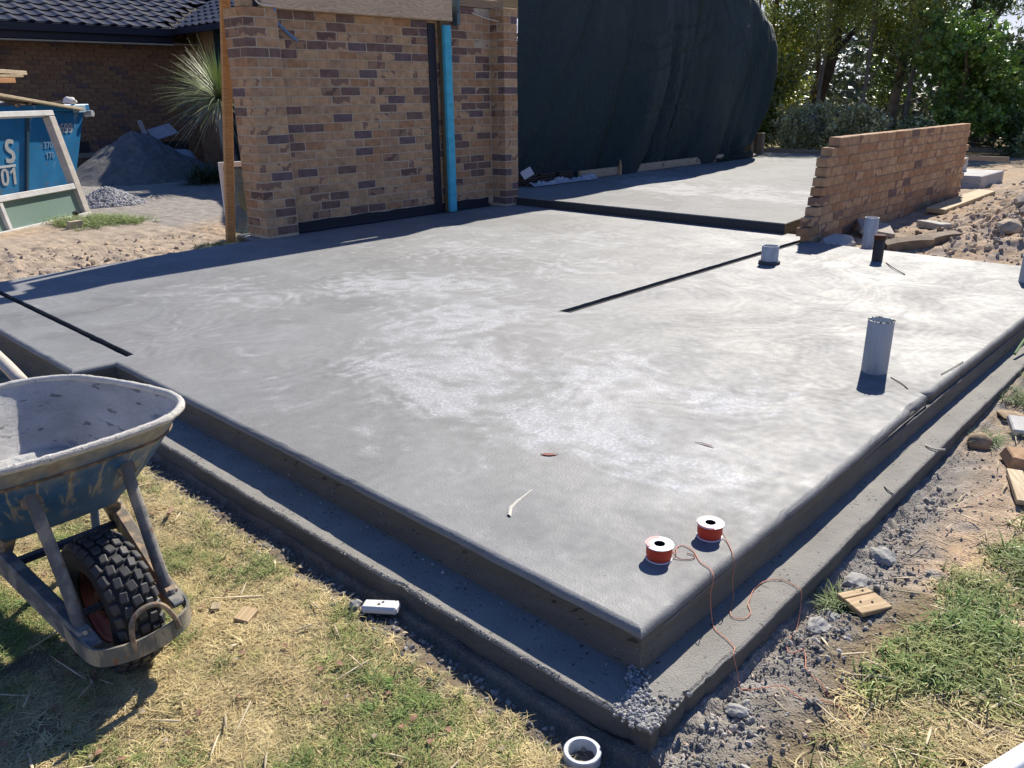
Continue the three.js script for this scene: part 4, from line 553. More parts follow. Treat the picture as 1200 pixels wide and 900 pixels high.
    const st = obj('strut', taper(spline([L(-0.052, 0.575, s * 0.125), L(-0.02, 0.50, s * 0.122), L(0.05, 0.33, s * 0.118), L(0.092, 0.215, s * 0.118)], 16), Array(17).fill(0.0165), 14), steelM, root);
    obj('strut_foot', bar(L(0.055, 0.226, s * 0.119), L(0.165, 0.196, s * 0.119), 0.042, 0.014, 0.003), steelM, st);
    obj('bolt', at(new THREE.CylinderGeometry(0.010, 0.010, 0.012, 6), L(0.12, 0.219, s * 0.119).toArray(), [0, 0, 0.25]), std({ color: C3(0.35, 0.33, 0.30), metalness: 0.6, roughness: 0.5 }), st);
    obj('leg', tubeOf([L(-0.50, 0.36, s * 0.185), L(-0.60, 0.10, s * 0.20), L(-0.63, 0.012, s * 0.20), L(-0.70, 0.012, s * 0.20)], 0.014, 20, 8), std({ color: C3(0.02, 0.07, 0.22), roughness: 0.5 }), root);
    obj('bracket', bar(L(-0.26, 0.375, s * 0.15), L(-0.30, 0.30, s * 0.165), 0.04, 0.05), brownM, root);
  }
  // the flat nose band round the wheel, the tipping hoop on it and a cross brace
  const band = new THREE.CatmullRomCurve3([L(0.02, 0.205, -0.142), L(0.12, 0.188, -0.142), L(0.19, 0.176, -0.125), L(0.222, 0.170, -0.06), L(0.227, 0.168, 0), L(0.222, 0.170, 0.06), L(0.19, 0.176, 0.125), L(0.12, 0.188, 0.142), L(0.02, 0.205, 0.142)], false, 'centripetal');
  const bp = band.getPoints(80), bN = bp.map((p, i) => { const t = bp[Math.min(80, i + 1)].clone().sub(bp[Math.max(0, i - 1)]); return new THREE.Vector3(t.z, 0, -t.x).normalize(); });
  obj('nose_band', toCreasedNormals(surf(80, 8, (u, v) => { const i = Math.round(u * 80), q = [[0, -1], [1, -1], [1, 0], [1, 1], [0, 1], [-1, 1], [-1, 0], [-1, -1], [0, -1]][Math.round(v * 8)]; return bp[i].clone().addScaledVector(bN[i], q[0] * 0.0035).add(new THREE.Vector3(0, q[1] * 0.026, 0)); }, (u, v) => [u, v * 0.1]), 0.6), std({ map: again(steel, 2, 3), color: C3(1.2, 1.15, 1.0), bumpMap: again(concBump, 3), bumpScale: 0.004, roughness: 0.7 }), root);
  obj('tipping_hoop', tubeOf([L(0.228, 0.165, -0.045), L(0.225, 0.21, -0.045), L(0.220, 0.250, -0.036), L(0.217, 0.268, -0.012), L(0.217, 0.270, 0.02), L(0.219, 0.257, 0.045), L(0.224, 0.215, 0.068), L(0.226, 0.17, 0.078)], 0.007, 40, 10), brownM, root);
  obj('cross_brace', bar(L(-0.27, 0.28, -0.175), L(-0.27, 0.28, 0.175), 0.03, 0.02), std({ color: C3(0.015, 0.03, 0.06), roughness: 0.5 }), root);
  // wheel: tyre, blocks of tread, red rim
  const wh = new THREE.Group(); add(wh, 'wheel', root); wh.position.set(0, 0.198, 0);
  const rubber = std({ map: again(grain, 3), color: C3(0.020, 0.020, 0.022), roughness: 0.75 });
  const prof = [[0.105, -0.045], [0.125, -0.058], [0.155, -0.066], [0.178, -0.058], [0.188, -0.042], [0.192, -0.02], [0.193, 0], [0.192, 0.02], [0.188, 0.042], [0.178, 0.058], [0.155, 0.066], [0.125, 0.058], [0.105, 0.045]].map((p) => new THREE.Vector2(...p));
  const ty = obj('tyre', at(new THREE.LatheGeometry(prof, 64), [0, 0, 0], [Math.PI / 2, 0, 0]), rubber, wh);
  const blocks = []; const NB = 30, tr = rngOf(12); for (let k = 0; k < NB; k++) for (const [z, w, l, rad, tilt, ph] of [[-0.053, 0.022, 0.030, 0.182, 0.75, 0.5], [-0.029, 0.021, 0.029, 0.1915, 0.18, 0], [-0.002, 0.024, 0.027, 0.194, 0, 0.5], [0.026, 0.021, 0.029, 0.1915, -0.18, 0], [0.052, 0.022, 0.030, 0.182, -0.75, 0.5]]) {
    const t = (k + ph) / NB * Math.PI * 2, g = cbox(l, 0.012, w, 0.003, k * 0.05, z, 0.0006, k + 1); g.rotateX(tilt * -1); g.rotateY((tr() - 0.5) * 0.12 + (ph ? 0.15 : -0.15)); g.translate(0, rad + 0.002, z); g.rotateZ(t); blocks.push(g); }
  kind(obj('tread', merge(blocks), std({ map: again(grain, 6), color: C3(0.060, 0.060, 0.062), roughness: 0.6 }), wh), 'stuff');
  const redM = std({ map: again(steel, 1), color: C3(0.85, 0.85, 0.85), roughness: 0.6 }); redM.map = again(grain, 2); redM.color = C3(0.13, 0.016, 0.010);
  obj('wheel_rim', at(new THREE.LatheGeometry([[0.016, -0.03], [0.04, -0.03], [0.05, -0.012], [0.088, -0.014], [0.098, -0.034], [0.108, -0.046], [0.108, 0.046], [0.098, 0.034], [0.088, 0.014], [0.05, 0.012], [0.04, 0.03], [0.016, 0.03]].map((p) => new THREE.Vector2(...p)), 40), [0, 0, 0], [Math.PI / 2, 0, 0]), redM, wh);
  obj('axle', at(new THREE.CylinderGeometry(0.011, 0.011, 0.27, 14), [0, 0, 0], [Math.PI / 2, 0, 0]), steelM, wh);
  for (const s of [-1, 1]) obj('axle_plate', bar(L(0.03, 0.205, s * 0.122), L(-0.03, 0.205, s * 0.122), 0.012, 0.06), steelM, root);
}

// ------------------------------------------------------------------ offcuts and stones lying about
{
  const lay = (o, b, a, h, ry, rx = 0, rz = 0) => { o.position.set(b, h, -a); o.rotation.set(rx, ry, rz, 'YXZ'); return o; };
  const gh = (b, a) => groundH(b, a);
  const w = thing('timber_offcut', 'two-board timber offcut lying on the grey soil right of the footing', 'timber', [0.80, gh(0.80, -0.285) + 0.022, 0.285]); w.rotation.set(0.04, -0.45, -0.03);
  const nb = timber(C3(0.62, 0.46, 0.27));
  obj('board', at(woodBox(0.118, 0.018, 0.028, 0.002, 31), [0, 0, -0.045]), nb, w); obj('board', at(woodBox(0.122, 0.018, 0.074, 0.002, 32), [0.002, 0, 0.010]), nb, w);
  for (const [x, z] of [[-0.02, 0.0], [0.015, 0.012], [0.03, -0.045]]) obj('nail', at(new THREE.CylinderGeometry(0.0035, 0.0035, 0.003, 8), [x, 0.0105, z]), std({ color: C3(0.08, 0.06, 0.05) }), w);
  tag(lay(obj('timber_chip', woodBox(0.062, 0.018, 0.05, 0.002, 33), timber(C3(0.62, 0.46, 0.27))), -0.536, 1.075, gh(-0.536, 1.075) + 0.016, 0.5, 0.1, 0.08), 'small square timber chip lying on the dry grass', 'timber');
  const sm = obj('timber_chip', woodBox(0.035, 0.012, 0.03, 0.002, 34), timber(C3(0.5, 0.42, 0.28))); tag(lay(sm, -0.572, 1.20, gh(-0.572, 1.2) + 0.014, 0.9, 0.1, 0.1), 'tiny weathered timber chip beside the square chip on the grass', 'timber');
  const wb = thing('white_block', 'white painted block lying at the edge of the trench', 'block', [-0.232, -0.185, -0.80]); wb.rotation.set(0.0, -0.97, 0.05);
  obj('body', cbox(0.115, 0.026, 0.050, 0.007, 0, 0, 0.0012, 4), std({ map: grain, color: C3(0.88, 0.87, 0.84), roughness: 0.6 }), wb); obj('hole', at(new THREE.CylinderGeometry(0.005, 0.005, 0.003, 10), [-0.004, 0.0128, 0.004]), std({ color: C3(0.12, 0.09, 0.05) }), wb); obj('hole', at(new THREE.CylinderGeometry(0.004, 0.004, 0.003, 10), [0.006, 0.0128, -0.008]), std({ color: C3(0.12, 0.09, 0.05) }), wb);
  const grey = std({ map: again(concMap, 3), color: C3(0.45, 0.45, 0.44), roughness: 0.95 }), tan = std({ map: again(soilMap, 3), color: C3(0.50, 0.38, 0.25), roughness: 0.95 }), brn = std({ map: again(soilMap, 3), color: C3(0.36, 0.27, 0.19), roughness: 0.95 });
  tag(lay(obj('stone', stoneFlat(12, 0.022, 0.016, 0.018, 1, 0.2), grey), -0.275, 0.875, -0.19, 0.3), 'small grey stone beside the white block', 'stone');
  tag(lay(obj('stone', stone(13, 0.055, 0.045, 0.05, 2, 0.07), tan), 2.36, -0.195, gh(2.36, -0.195) + 0.02, 0.3), 'round tan stone beside the right footing', 'stone');
  tag(lay(obj('stone', stoneFlat(14, 0.06, 0.03, 0.045, 1, 0.2), brn), 0.92, -0.86, gh(0.92, -0.86) + 0.01, 0.3), 'brown stone near the right edge above the white pipe', 'stone');
  tag(lay(obj('white_offcut', cbox(0.13, 0.03, 0.075, 0.006, 0, 0, 0.002, 6), std({ map: grain, color: C3(0.80, 0.77, 0.70) })), 2.62, -0.285, gh(2.62, -0.285) + 0.03, 0.5, 0.1, 0.25), 'pale block at the right edge behind the round tan stone', 'block');
  tag(lay(obj('flat_stone', stoneFlat(15, 0.10, 0.018, 0.055, 1, 0.15), tan), 2.80, -0.235, gh(2.8, -0.235) + 0.012, 0.9), 'flat pale stone at the right edge behind the pale block', 'stone');
  tag(lay(obj('brick_piece', cbox(0.11, 0.06, 0.10, 0.006, 0.2, 0.1, 0.006, 8), BRICK[0][1]), 2.24, -0.375, gh(2.24, -0.375) + 0.02, 0.6, 0.2, 0.2), 'broken brick at the right edge in front of the pale block', 'brick');
  tag(lay(obj('timber_offcut', woodBox(0.30, 0.02, 0.06, 0.002, 36), timber(C3(0.66, 0.54, 0.36))), 1.97, -0.44, gh(1.97, -0.44) + 0.02, 0.35), 'pale timber strip at the right edge below the broken brick', 'timber');
  tag(lay(obj('bark_strip', woodBox(0.055, 0.008, 0.014, 0.002, 37), timber(C3(0.40, 0.25, 0.17))), -0.41, 1.86, gh(-0.41, 1.86) + 0.03, 0.9), 'thin reddish bark strip on the grass left of the trench', 'bark');
  // beyond the far edge of the slab
  tag(lay(obj('timber_plank', woodBox(2.3, 0.055, 0.20, 0.004, 38), timber(C3(0.56, 0.45, 0.28))), 9.6, 1.93, gh(9.6, 1.93) + 0.05, 0.03, 0.06, 0.0), 'long pale timber plank lying on the soil before the low brick wall', 'plank');
  tag(lay(obj('concrete_block', cbox(0.30, 0.07, 0.16, 0.006, 0, 0, 0.003, 5), std({ map: concMap, color: C3(0.55, 0.54, 0.5) })), 7.32, 1.56, gh(7.32, 1.56) + 0.045, 1.1, 0.05), 'short grey slab offcut on the soil between the plank and the kerb pieces', 'block');
  const kerb = (l) => { const N = 14; return toCreasedNormals(surf(N, 4, (u, v) => { const t = u - 0.5, q = [[-1, -1], [1, -1], [1, 1], [-1, 1], [-1, -1]][Math.round(v * 4)]; return new THREE.Vector3(t * l, q[1] * 0.05 , q[0] * 0.04 + 0.09 * t * t * 1.2); }), 0.6); };
  tag(lay(obj('kerb_piece', kerb(0.42), std({ map: brickTan, bumpMap: brickBump, bumpScale: 0.004, color: C3(0.40, 0.31, 0.22) })), 6.12, 1.42, gh(6.12, 1.42) + 0.06, -0.75, 0.35, 0.1), 'curved brown edging piece tipped up beside the black pipe', 'edging');
  tag(lay(obj('kerb_piece', kerb(0.40), std({ map: brickTan, bumpMap: brickBump, bumpScale: 0.004, color: C3(0.36, 0.29, 0.22) })), 6.42, 1.24, gh(6.42, 1.24) + 0.05, -0.35, 0.2, 0.05), 'curved edging piece lying flat right of the tipped one', 'edging');
  tag(lay(obj('concrete_lump', stoneFlat(18, 0.24, 0.08, 0.15, 2, 0.12), std({ map: concMap, color: C3(0.55, 0.54, 0.53) })), 5.98, 1.98, gh(5.98, 1.98) + 0.03, 0.2), 'pale rubble lump at the foot of the broken wall end', 'rubble');
  tag(lay(obj('paving_slab', cbox(0.42, 0.05, 0.32, 0.006, 0, 0, 0.004, 9), std({ map: concMap, color: C3(0.50, 0.45, 0.40) })), 6.75, 1.93, gh(6.75, 1.93) + 0.06, 0.5, 0.15, 0.1), 'tilted paving piece lying against the low brick wall', 'paving');
  const st = thing('garden_steps', 'two grey concrete steps just past the far end of the low brick wall', 'steps', [12.4, 0, -2.62]);
  obj('step', at(cbox(1.2, 0.20, 0.55, 0.01), [-0.3, 0.05, 0.10]), std({ map: concMap, color: C3(0.60, 0.59, 0.57) }), st); obj('step', at(cbox(0.9, 0.20, 0.5, 0.01), [-0.5, 0.245, -0.30]), std({ map: concMap, color: C3(0.66, 0.65, 0.63) }), st);
  const eg = obj('timber_edging', woodBox(5.0, 0.08, 0.05, 0.004, 41), timber(C3(0.45, 0.38, 0.30))); eg.position.set(15.3, 0.13, -5.3); eg.rotation.y = Math.PI / 2; tag(eg, 'low timber edging along the far end of the raised slab', 'edging');
  const eg2 = obj('timber_edging', woodBox(7.0, 0.10, 0.05, 0.004, 42), timber(C3(0.50, 0.47, 0.42))); eg2.position.set(19.2, 0.0, -3.2); eg2.rotation.y = 1.2; tag(eg2, 'pale timber edging before the bushes at the far right', 'edging');
  // rubble in the heap: the large pieces one by one, the small as a mass
  const r = rngOf(55); const shades = [C3(0.50, 0.46, 0.42), C3(0.42, 0.33, 0.24), C3(0.34, 0.31, 0.30), C3(0.56, 0.47, 0.36)].map((c) => std({ map: again(soilMap, 2), bumpMap: soilBump, bumpScale: 0.01, color: c.multiplyScalar(1.2), roughness: 1 }));
  const big = [[7.55, 0.72, 0.20, 0.10, 0.16, 2, 'brown clay clod on top of the spoil heap'], [7.0, 0.55, 0.19, 0.06, 0.10, 0, 'pale flat clod low on the front of the spoil heap'], [7.9, 0.9, 0.24, 0.09, 0.12, 2, 'grey slab-like clod tilted at the back of the spoil heap'], [8.3, 0.55, 0.28, 0.15, 0.18, 1, 'large brown clay block at the right of the spoil heap'], [6.75, 0.78, 0.14, 0.07, 0.10, 3, 'pale rounded clod at the left foot of the spoil heap'], [6.5, 0.5, 0.17, 0.05, 0.10, 0, 'grey clod beside the slab edge in the spoil heap']];
  big.forEach(([b, a, x, y, z, m, l], i) => tag(lay(obj('clod', stoneFlat(70 + i, x, y, z, 1, 0.16), shades[m]), b, a, gh(b, a) + y * 0.35, r() * 6, (r() - 0.5) * 0.5), l, 'clod'));
  const spots = []; const clod = stoneFlat(3, 1, 0.6, 0.85, 1, 0.34);
  const scatter = (n, fb, fa, s0, s1, col, ok) => { for (let i = 0; i < n; i++) { const b = fb(r()), a = fa(r()); if (ok && !ok(b, a)) continue; const s = s0 + (s1 - s0) * Math.pow(r(), 3.5); spots.push({ p: [b, gh(b, a) + s * 0.05, -a], e: [r() * 6, r() * 6, r() * 6], s: [s * (0.8 + r() * 0.7), s, s], c: C3(...col).multiplyScalar(0.55 + r() * 0.85).lerp(C3(0.42, 0.40, 0.38).multiplyScalar(0.6 + r()), r() < 0.3 ? 0.7 : 0.1) }); } };
  const free = (b, a) => !(b > -0.2 && b < 5.85 && a > -0.14 && a < 6.3) && !(b > 5.7 && a > 2.1);
  scatter(1700, (x) => 5.85 + x * 4.5, () => 0.0 + 1.9 * (r() + r()) * 0.5, 0.006, 0.038, [0.78, 0.63, 0.47], (b, a) => free(b, a) && r() < 0.25 + 1.5 * Math.exp(-(((b - 7.6) / 1.3) ** 2 + ((a - 0.6) / 0.8) ** 2)));
  scatter(900, (x) => 6 + x * 9, () => -1 + r() * 3.0, 0.006, 0.035, [0.70, 0.54, 0.37], free);
  scatter(1800, (x) => -0.1 + x * 3.4, () => -0.17 - 0.55 * Math.pow(r(), 1.2), 0.0015, 0.008, [0.80, 0.66, 0.50], free);
  scatter(1100, (x) => -1.5 + x * 4, () => 6.12 + r() * r() * 2.2, 0.005, 0.028, [0.85, 0.66, 0.47], free);
  mass('loose_clods', 'loose clods and small stones scattered over the bare soil', clod, std({ map: again(soilMap, 1), roughness: 1 }), spots);
  // grey concrete crumbs spilt along the right footing
  const sp2 = []; for (let i = 0; i < 2600; i++) { const b = -0.16 + Math.pow(r(), 1.25) * 2.0, d = Math.abs(r() + r() + r() - 1.5) * 0.16 * (b < 1.2 ? 1 : 0.6), a = -0.175 - d; if (r() < 0.35 && noise(b * 7, a * 7, 256, 3) < 0.05) continue; const s = 0.0014 + 0.005 * Math.pow(r(), 4) * (noise(b * 5, a * 5, 256, 4) > 0 ? 1.7 : 0.8); sp2.push({ p: [b, gh(b, a) + s * 0.3, -a], e: [r() * 6, r() * 6, r() * 6], s: [s * 1.3, s * 0.9, s], c: C3(0.44, 0.425, 0.40).multiplyScalar(0.5 + r() * 1.0) }); }
  for (let i = 0; i < 1100; i++) { const a = -0.2 + r() * 3.6, d = r() * r() * 0.16, b = -0.20 - d - 0.02; const s = 0.002 + 0.007 * Math.pow(r(), 3); sp2.push({ p: [b, gh(b, a) + s * 0.3, -a], e: [r() * 6, r() * 6, 0], s: [s * 1.3, s, s], c: C3(0.36, 0.34, 0.32).multiplyScalar(0.4 + r() * 0.9) }); }
  mass('concrete_crumbs', 'grey crumbs of spilt concrete along the footing', stoneFlat(8, 1, 0.85, 1, 1, 0.22), std({ map: again(concMap, 1), roughness: 0.95 }), sp2);
  const lumps = [[0.62, -0.215, 0.045, 'crumpled grey concrete lump just right of the footing behind the offcut'], [0.70, -0.235, 0.032, 'dark grey concrete lump touching the back of the two-board offcut'], [0.13, -0.215, 0.030, 'grey concrete lump in the soil near the footing corner'], [0.95, -0.20, 0.05, 'pale grey concrete lump beside the footing beyond the offcut'], [1.15, -0.215, 0.055, 'large pale concrete lump furthest along the right footing']];
  lumps.forEach(([b, a, s, l], i) => tag(lay(obj('concrete_lump', stoneFlat(90 + i, s, s * 0.45, s * 0.7, 2, 0.14), grey), b, a, gh(b, a) + s * 0.1, i), l, 'rubble'));
}

// ------------------------------------------------------------------ the left background: skip, frame, heaps
{
  const alu = std({ map: again(grain, 1), color: C3(0.80, 0.79, 0.76), roughness: 0.5 }), aluD = std({ map: again(grain, 2), color: C3(0.62, 0.57, 0.50), roughness: 0.6 });
  const yaw = Math.atan2(0.6105, 0.792);
  // local x runs along the face, z towards the viewer
  const fr = thing('window_frame', 'big white window frame with a low glass pane leaning on the blue skip', 'window', [2.456, -0.15, -10.46], yaw);
  const lean = new THREE.Group(); // geometry is leaned, not the group, so that parts stay direct children
  const tilt = (g) => at(g, [0, 0, 0], [-0.2, 0, 0]);
  const U = 1.36;
  obj('sill_rail', tilt(at(cbox(1.95, 0.075, 0.10, 0.005), [-0.975, 0.037, 0])), alu, fr);
  obj('mid_rail', tilt(at(cbox(1.95, 0.07, 0.09, 0.005), [-0.975, 0.42, 0])), alu, fr);
  obj('head_rail', tilt(at(cbox(1.95, 0.065, 0.10, 0.005), [-0.975, U - 0.03, 0])), alu, fr);
  obj('stile', tilt(at(cbox(0.115, U - 0.15, 0.10, 0.005), [-0.058, U / 2 + 0.005, 0.0])), aluD, fr);
  obj('mullion', tilt(at(cbox(0.06, 0.31, 0.07, 0.005), [-1.50, 0.23, 0])), alu, fr);
  obj('stile', tilt(at(cbox(0.10, U - 0.15, 0.10, 0.005), [-1.90, U / 2 + 0.005, 0])), alu, fr);
  const gl = new THREE.MeshPhysicalMaterial({ color: C3(0.30, 0.42, 0.36), roughness: 0.25, metalness: 0.0, transmission: 0.35, thickness: 0 });
  obj('pane', tilt(at(cbox(1.36, 0.32, 0.008, 0.001), [-0.79, 0.23, -0.01])), gl, fr); obj('pane', tilt(at(cbox(0.33, 0.32, 0.008, 0.001), [-1.69, 0.23, -0.01])), gl, fr);
  tag(obj('black_clip', stoneFlat(44, 0.04, 0.035, 0.03, 1, 0.2), std({ color: C3(0.012, 0.012, 0.012) })), 'small black scrap caught on the sill of the leaning frame', 'scrap').position.set(2.215, -0.05, -10.21);
  // skip: origin below its near right corner
  const sk = thing('skip_bin', 'blue steel waste skip with white lettering, heaped with timber', 'skip', [1.85, -0.12, -11.25], yaw);
  const paint = tex(512, 256, (i, j) => { const x = i / 512, y = j / 256; const n = fbm(x * 6, y * 3, 5, 3, 401), m = noise(x * 60, y * 30, 30, 402); const k = sstep(0.36, 0.5, n) * 0.6, d = sstep(0.3, 0.55, fbm(x * 12, y * 6, 4, 6, 405)); const c = [0.025, 0.20, 0.42].map((q) => q * (1 + 0.25 * n + 0.1 * m)); return c.map((q, z) => lerp(lerp(q, [0.35, 0.45, 0.5][z], k), [0.15, 0.14, 0.12][z], d * 0.45)); }, { srgb: true });
  const blue = std({ map: again(paint, 0.5, 0.9), roughness: 0.45 });
  const Hs = 1.33, x1t = 1.87, x1b = 1.42, x0 = -2.2;
  const face = surf(40, 12, (u, v) => new THREE.Vector3(lerp(x0, lerp(x1b, x1t, v), u), v * Hs, -0.16 * (1 - v) + 0.004 * fbm(u * 9, v * 5, 3)), (u, v) => [u * 4, v * 1.3]);
  obj('side_panel', face, blue, sk);
  obj('end_panel', surf(10, 10, (u, v) => new THREE.Vector3(lerp(x1b, x1t, v), v * Hs, -0.16 * (1 - v) - u * 1.6), (u, v) => [u * 1.6, v * 1.3]), blue, sk);
  obj('back_panel', surf(4, 4, (u, v) => new THREE.Vector3(lerp(x0, lerp(x1b, x1t, v), u), v * Hs, -1.62)), blue, sk);
  obj('top_rail', merge([at(cbox(x1t - x0 + 0.06, 0.09, 0.08, 0.01), [(x0 + x1t) / 2 + 0.03, Hs, 0.01]), at(cbox(0.09, 0.09, 1.66, 0.01), [x1t + 0.02, Hs, -0.8])]), blue, sk);
  const rib = (xt, xb) => { const g = cbox(0.055, Hs * 1.01, 0.07, 0.006); const p = g.attributes.position; for (let i = 0; i < p.count; i++) { const v = p.getY(i) / Hs + 0.5; p.setX(i, p.getX(i) + lerp(xb, xt, v)); p.setZ(i, p.getZ(i) - 0.16 * (1 - v)); p.setY(i, p.getY(i) + Hs / 2); } g.computeVertexNormals(); return g; };
  const ribM = std({ color: C3(0.03, 0.08, 0.12), roughness: 0.5 });
  obj('rib', rib(0.58, 0.36), ribM, sk); obj('rib', rib(-0.55, -0.6), ribM, sk);
  obj('corner_patch', at(cbox(0.30, 0.10, 0.012, 0.003), [x1t - 0.2, Hs - 0.02, 0.055]), std({ map: grain, color: C3(0.45, 0.6, 0.68), roughness: 0.5 }), sk);
  obj('lifting_lug', at(new THREE.CylinderGeometry(0.045, 0.05, 0.12, 12), [x1t + 0.10, Hs - 0.09, 0.0], [Math.PI / 2, 0, 0]), std({ map: grain, color: C3(0.6, 0.62, 0.6), roughness: 0.5 }), sk);
  obj('load_floor', surf(20, 8, (u, v) => new THREE.Vector3(lerp(x0, x1t, u), Hs - 0.06 + 0.10 * fbm(u * 7, v * 4, 4), -v * 1.6)), std({ map: again(soilMap, 2), color: C3(0.20, 0.18, 0.16) }), sk);

  const font = await new FontLoader().loadAsync('fonts/droid/droid_sans_bold.typeface.json'); const letterM = std({ map: again(grain, 4), color: C3(0.62, 0.66, 0.68), roughness: 0.6 });
  const word = (t, s, x, y) => { const g = new TextGeometry(t, { font, size: s, depth: 0.004, curveSegments: 4 }); const z = -0.16 * (1 - y / Hs) + 0.004; return at(g, [x, y, z], [0.12, 0, 0]); };
  obj('lettering', word('699', 0.135, 1.24, 0.985), letterM, sk); obj('lettering', word('S', 0.30, 0.06, 0.66), letterM, sk); obj('lettering', word('01', 0.22, -0.06, 0.38), letterM, sk);
  obj('lettering', word('370', 0.085, 0.86, 0.80), std({ color: C3(0.16, 0.32, 0.48) }), sk); obj('lettering', word('170', 0.085, 0.88, 0.66), std({ color: C3(0.16, 0.32, 0.48) }), sk); obj('stripe', at(cbox(0.5, 0.03, 0.004, 0.001), [0.0, 0.62, -0.078]), letterM, sk);
  // what lies on it
  const onSkip = (x, y, z) => new THREE.Vector3(x, y, z).applyAxisAngle(new THREE.Vector3(0, 1, 0), yaw).add(new THREE.Vector3(1.85, -0.12, -11.25));
  const put = (name, label, l, h, d, x, y, z, rz, ry, mat, s) => { const m = obj(name, woodBox(l, h, d, 0.004, s), mat); m.position.copy(onSkip(x, y, z)); m.rotation.set(0, yaw + ry, rz, 'YXZ'); return tag(m, label, 'plank'); };
  const cream = timber(C3(0.70, 0.58, 0.40));
  put('plank', 'broad pale plank laid over the heaped skip', 2.1, 0.035, 0.32, 0.62, 1.425, -0.02, -0.116, 0.02, cream, 51);
  put('plank', 'upper pale plank sticking up at the left of the skip', 1.3, 0.05, 0.14, 0.07, 1.79, -0.02, -0.015, 0.05, cream, 52);
  put('plank', 'thin pale plank just under the upper plank on the skip', 1.2, 0.035, 0.14, 0.03, 1.725, 0.0, 0.03, 0.08, timber(C3(0.55, 0.42, 0.28)), 53);
  put('plank', 'orange plank lowest of the three at the left of the skip', 1.2, 0.06, 0.12, -0.19, 1.67, 0.02, 0.02, 0.04, timber(C3(0.60, 0.30, 0.13)), 54);
  const rr = rngOf(66); ['grey plaster sheet piece lying in the skip', 'second grey sheet piece deeper in the skip'].forEach((l, i) => { const m = obj('board_piece', cbox(0.7, 0.02, 0.4, 0.003, 0, 0, 0.01, i + 2), std({ map: grain, color: C3(0.5, 0.48, 0.47) })); m.position.copy(onSkip(0.1 - i * 0.5, 1.36, -0.25 - i * 0.2)); m.rotation.set(0.25, yaw, 0.2 - 0.3 * i, 'YXZ'); tag(m, l, 'sheet'); });
  const sticks = []; for (let i = 0; i < 40; i++) { const p = onSkip(-0.6 + rr() * 2.3, 1.30 + rr() * 0.10, -0.05 - rr() * 0.5); sticks.push(at(new THREE.BoxGeometry(0.2 + rr() * 0.5, 0.02 + rr() * 0.02, 0.02), p.toArray(), [0, yaw + (rr() - 0.5) * 2, (rr() - 0.5) * 0.7])); }
  kind(obj('timber_scraps', merge(sticks), timber(C3(0.36, 0.28, 0.22))), 'stuff', 'tangle of thin timber scraps heaped in the skip');
  const wt = obj('white_rag', stone(55, 0.09, 0.06, 0.05, 2, 0.2), std({ color: C3(0.75, 0.72, 0.68) })); wt.position.copy(onSkip(1.55, 1.42, 0.0)); tag(wt, 'white rag on the right rim of the skip', 'rag');
  // heaps
  const heap = (pb, pa, R, Hh, seed, rough) => surf(72, 30, (u, v) => { const t = u * Math.PI * 2, R2 = R * (1 + 0.25 * noise(Math.cos(t) * 1.3 + seed, Math.sin(t) * 1.3, 256, 7)), q = v; const b = pb + Math.cos(t) * R2 * q, a = pa + Math.sin(t) * R2 * q; return V(b, -0.16 + Hh * Math.pow(Math.max(0, 1 - q), 0.9 + 0.4 * q) * (1 + 0.16 * fbm(b * 1.6, a * 1.6, 4)) + rough * fbm(b * 7, a * 7, 4), a); }, (u, v) => [Math.cos(u * 6.283) * R * v, Math.sin(u * 6.283) * R * v]);
  tag(obj('sand_heap', heap(5.0, 14.9, 1.65, 0.95, 4, 0.03), std({ map: again(soilMap, 1.2), bumpMap: soilBump, bumpScale: 0.02, color: C3(0.22, 0.22, 0.225), roughness: 1 })), 'dark pointed sand heap in the shade before the house wall', 'heap');  // part of the heap's shade is put into this dark sand colour
  const gsp = [], gr = rngOf(91); for (let i = 0; i < 2600; i++) { const t = gr() * 6.283, q = Math.sqrt(gr()), b = 2.98 + Math.cos(t) * 0.48 * q, a = 11.15 + Math.sin(t) * 0.42 * q; const s = 0.014 + gr() * 0.02; gsp.push({ p: [b, -0.10 + 0.24 * Math.pow(1 - q, 0.9) + gr() * 0.02, -a], e: [gr() * 6, gr() * 6, gr() * 6], s, c: C3(0.32, 0.32, 0.33).multiplyScalar(0.6 + gr() * 0.8) }); }
  mass('gravel_heap', 'sunlit heap of grey gravel right of the leaning frame', stoneFlat(4, 1, 0.8, 0.9, 1, 0.2), std({ roughness: 0.95 }), gsp);
  // wrapped rubbish by the house
  const bag = (label, b, a, h, x, y, z, col, seed, rot = [0, 0, 0]) => { const m = obj('rubbish_sack', stone(seed, x, y, z, 3, 0.09), std({ color: col, roughness: 0.5 })); m.position.set(b, h, -a); m.rotation.set(...rot); return tag(m, label, 'sack'); };
  bag('pale grey sack slumped before the house wall', 6.35, 16.2, 0.10, 0.42, 0.24, 0.3, C3(0.42, 0.45, 0.5), 81); bag('second grey sack lying behind the first one', 6.1, 16.6, 0.28, 0.4, 0.16, 0.25, C3(0.35, 0.37, 0.4), 82);
  const sh = obj('white_board', cbox(0.55, 0.03, 0.32, 0.004), std({ map: grain, color: C3(0.6, 0.63, 0.68) })); sh.position.set(6.42, 0.66, -16.8); sh.rotation.set(0.7, 0.25, 0.08); tag(sh, 'pale board resting on the sacks before the house wall', 'board');
  const sh2 = obj('white_board', cbox(0.09, 0.42, 0.03, 0.004), std({ map: grain, color: C3(0.62, 0.62, 0.62) })); sh2.position.set(6.02, 0.70, -16.8); sh2.rotation.set(0, 0, 0.3); tag(sh2, 'short pale strip standing beside the tilted board', 'board');
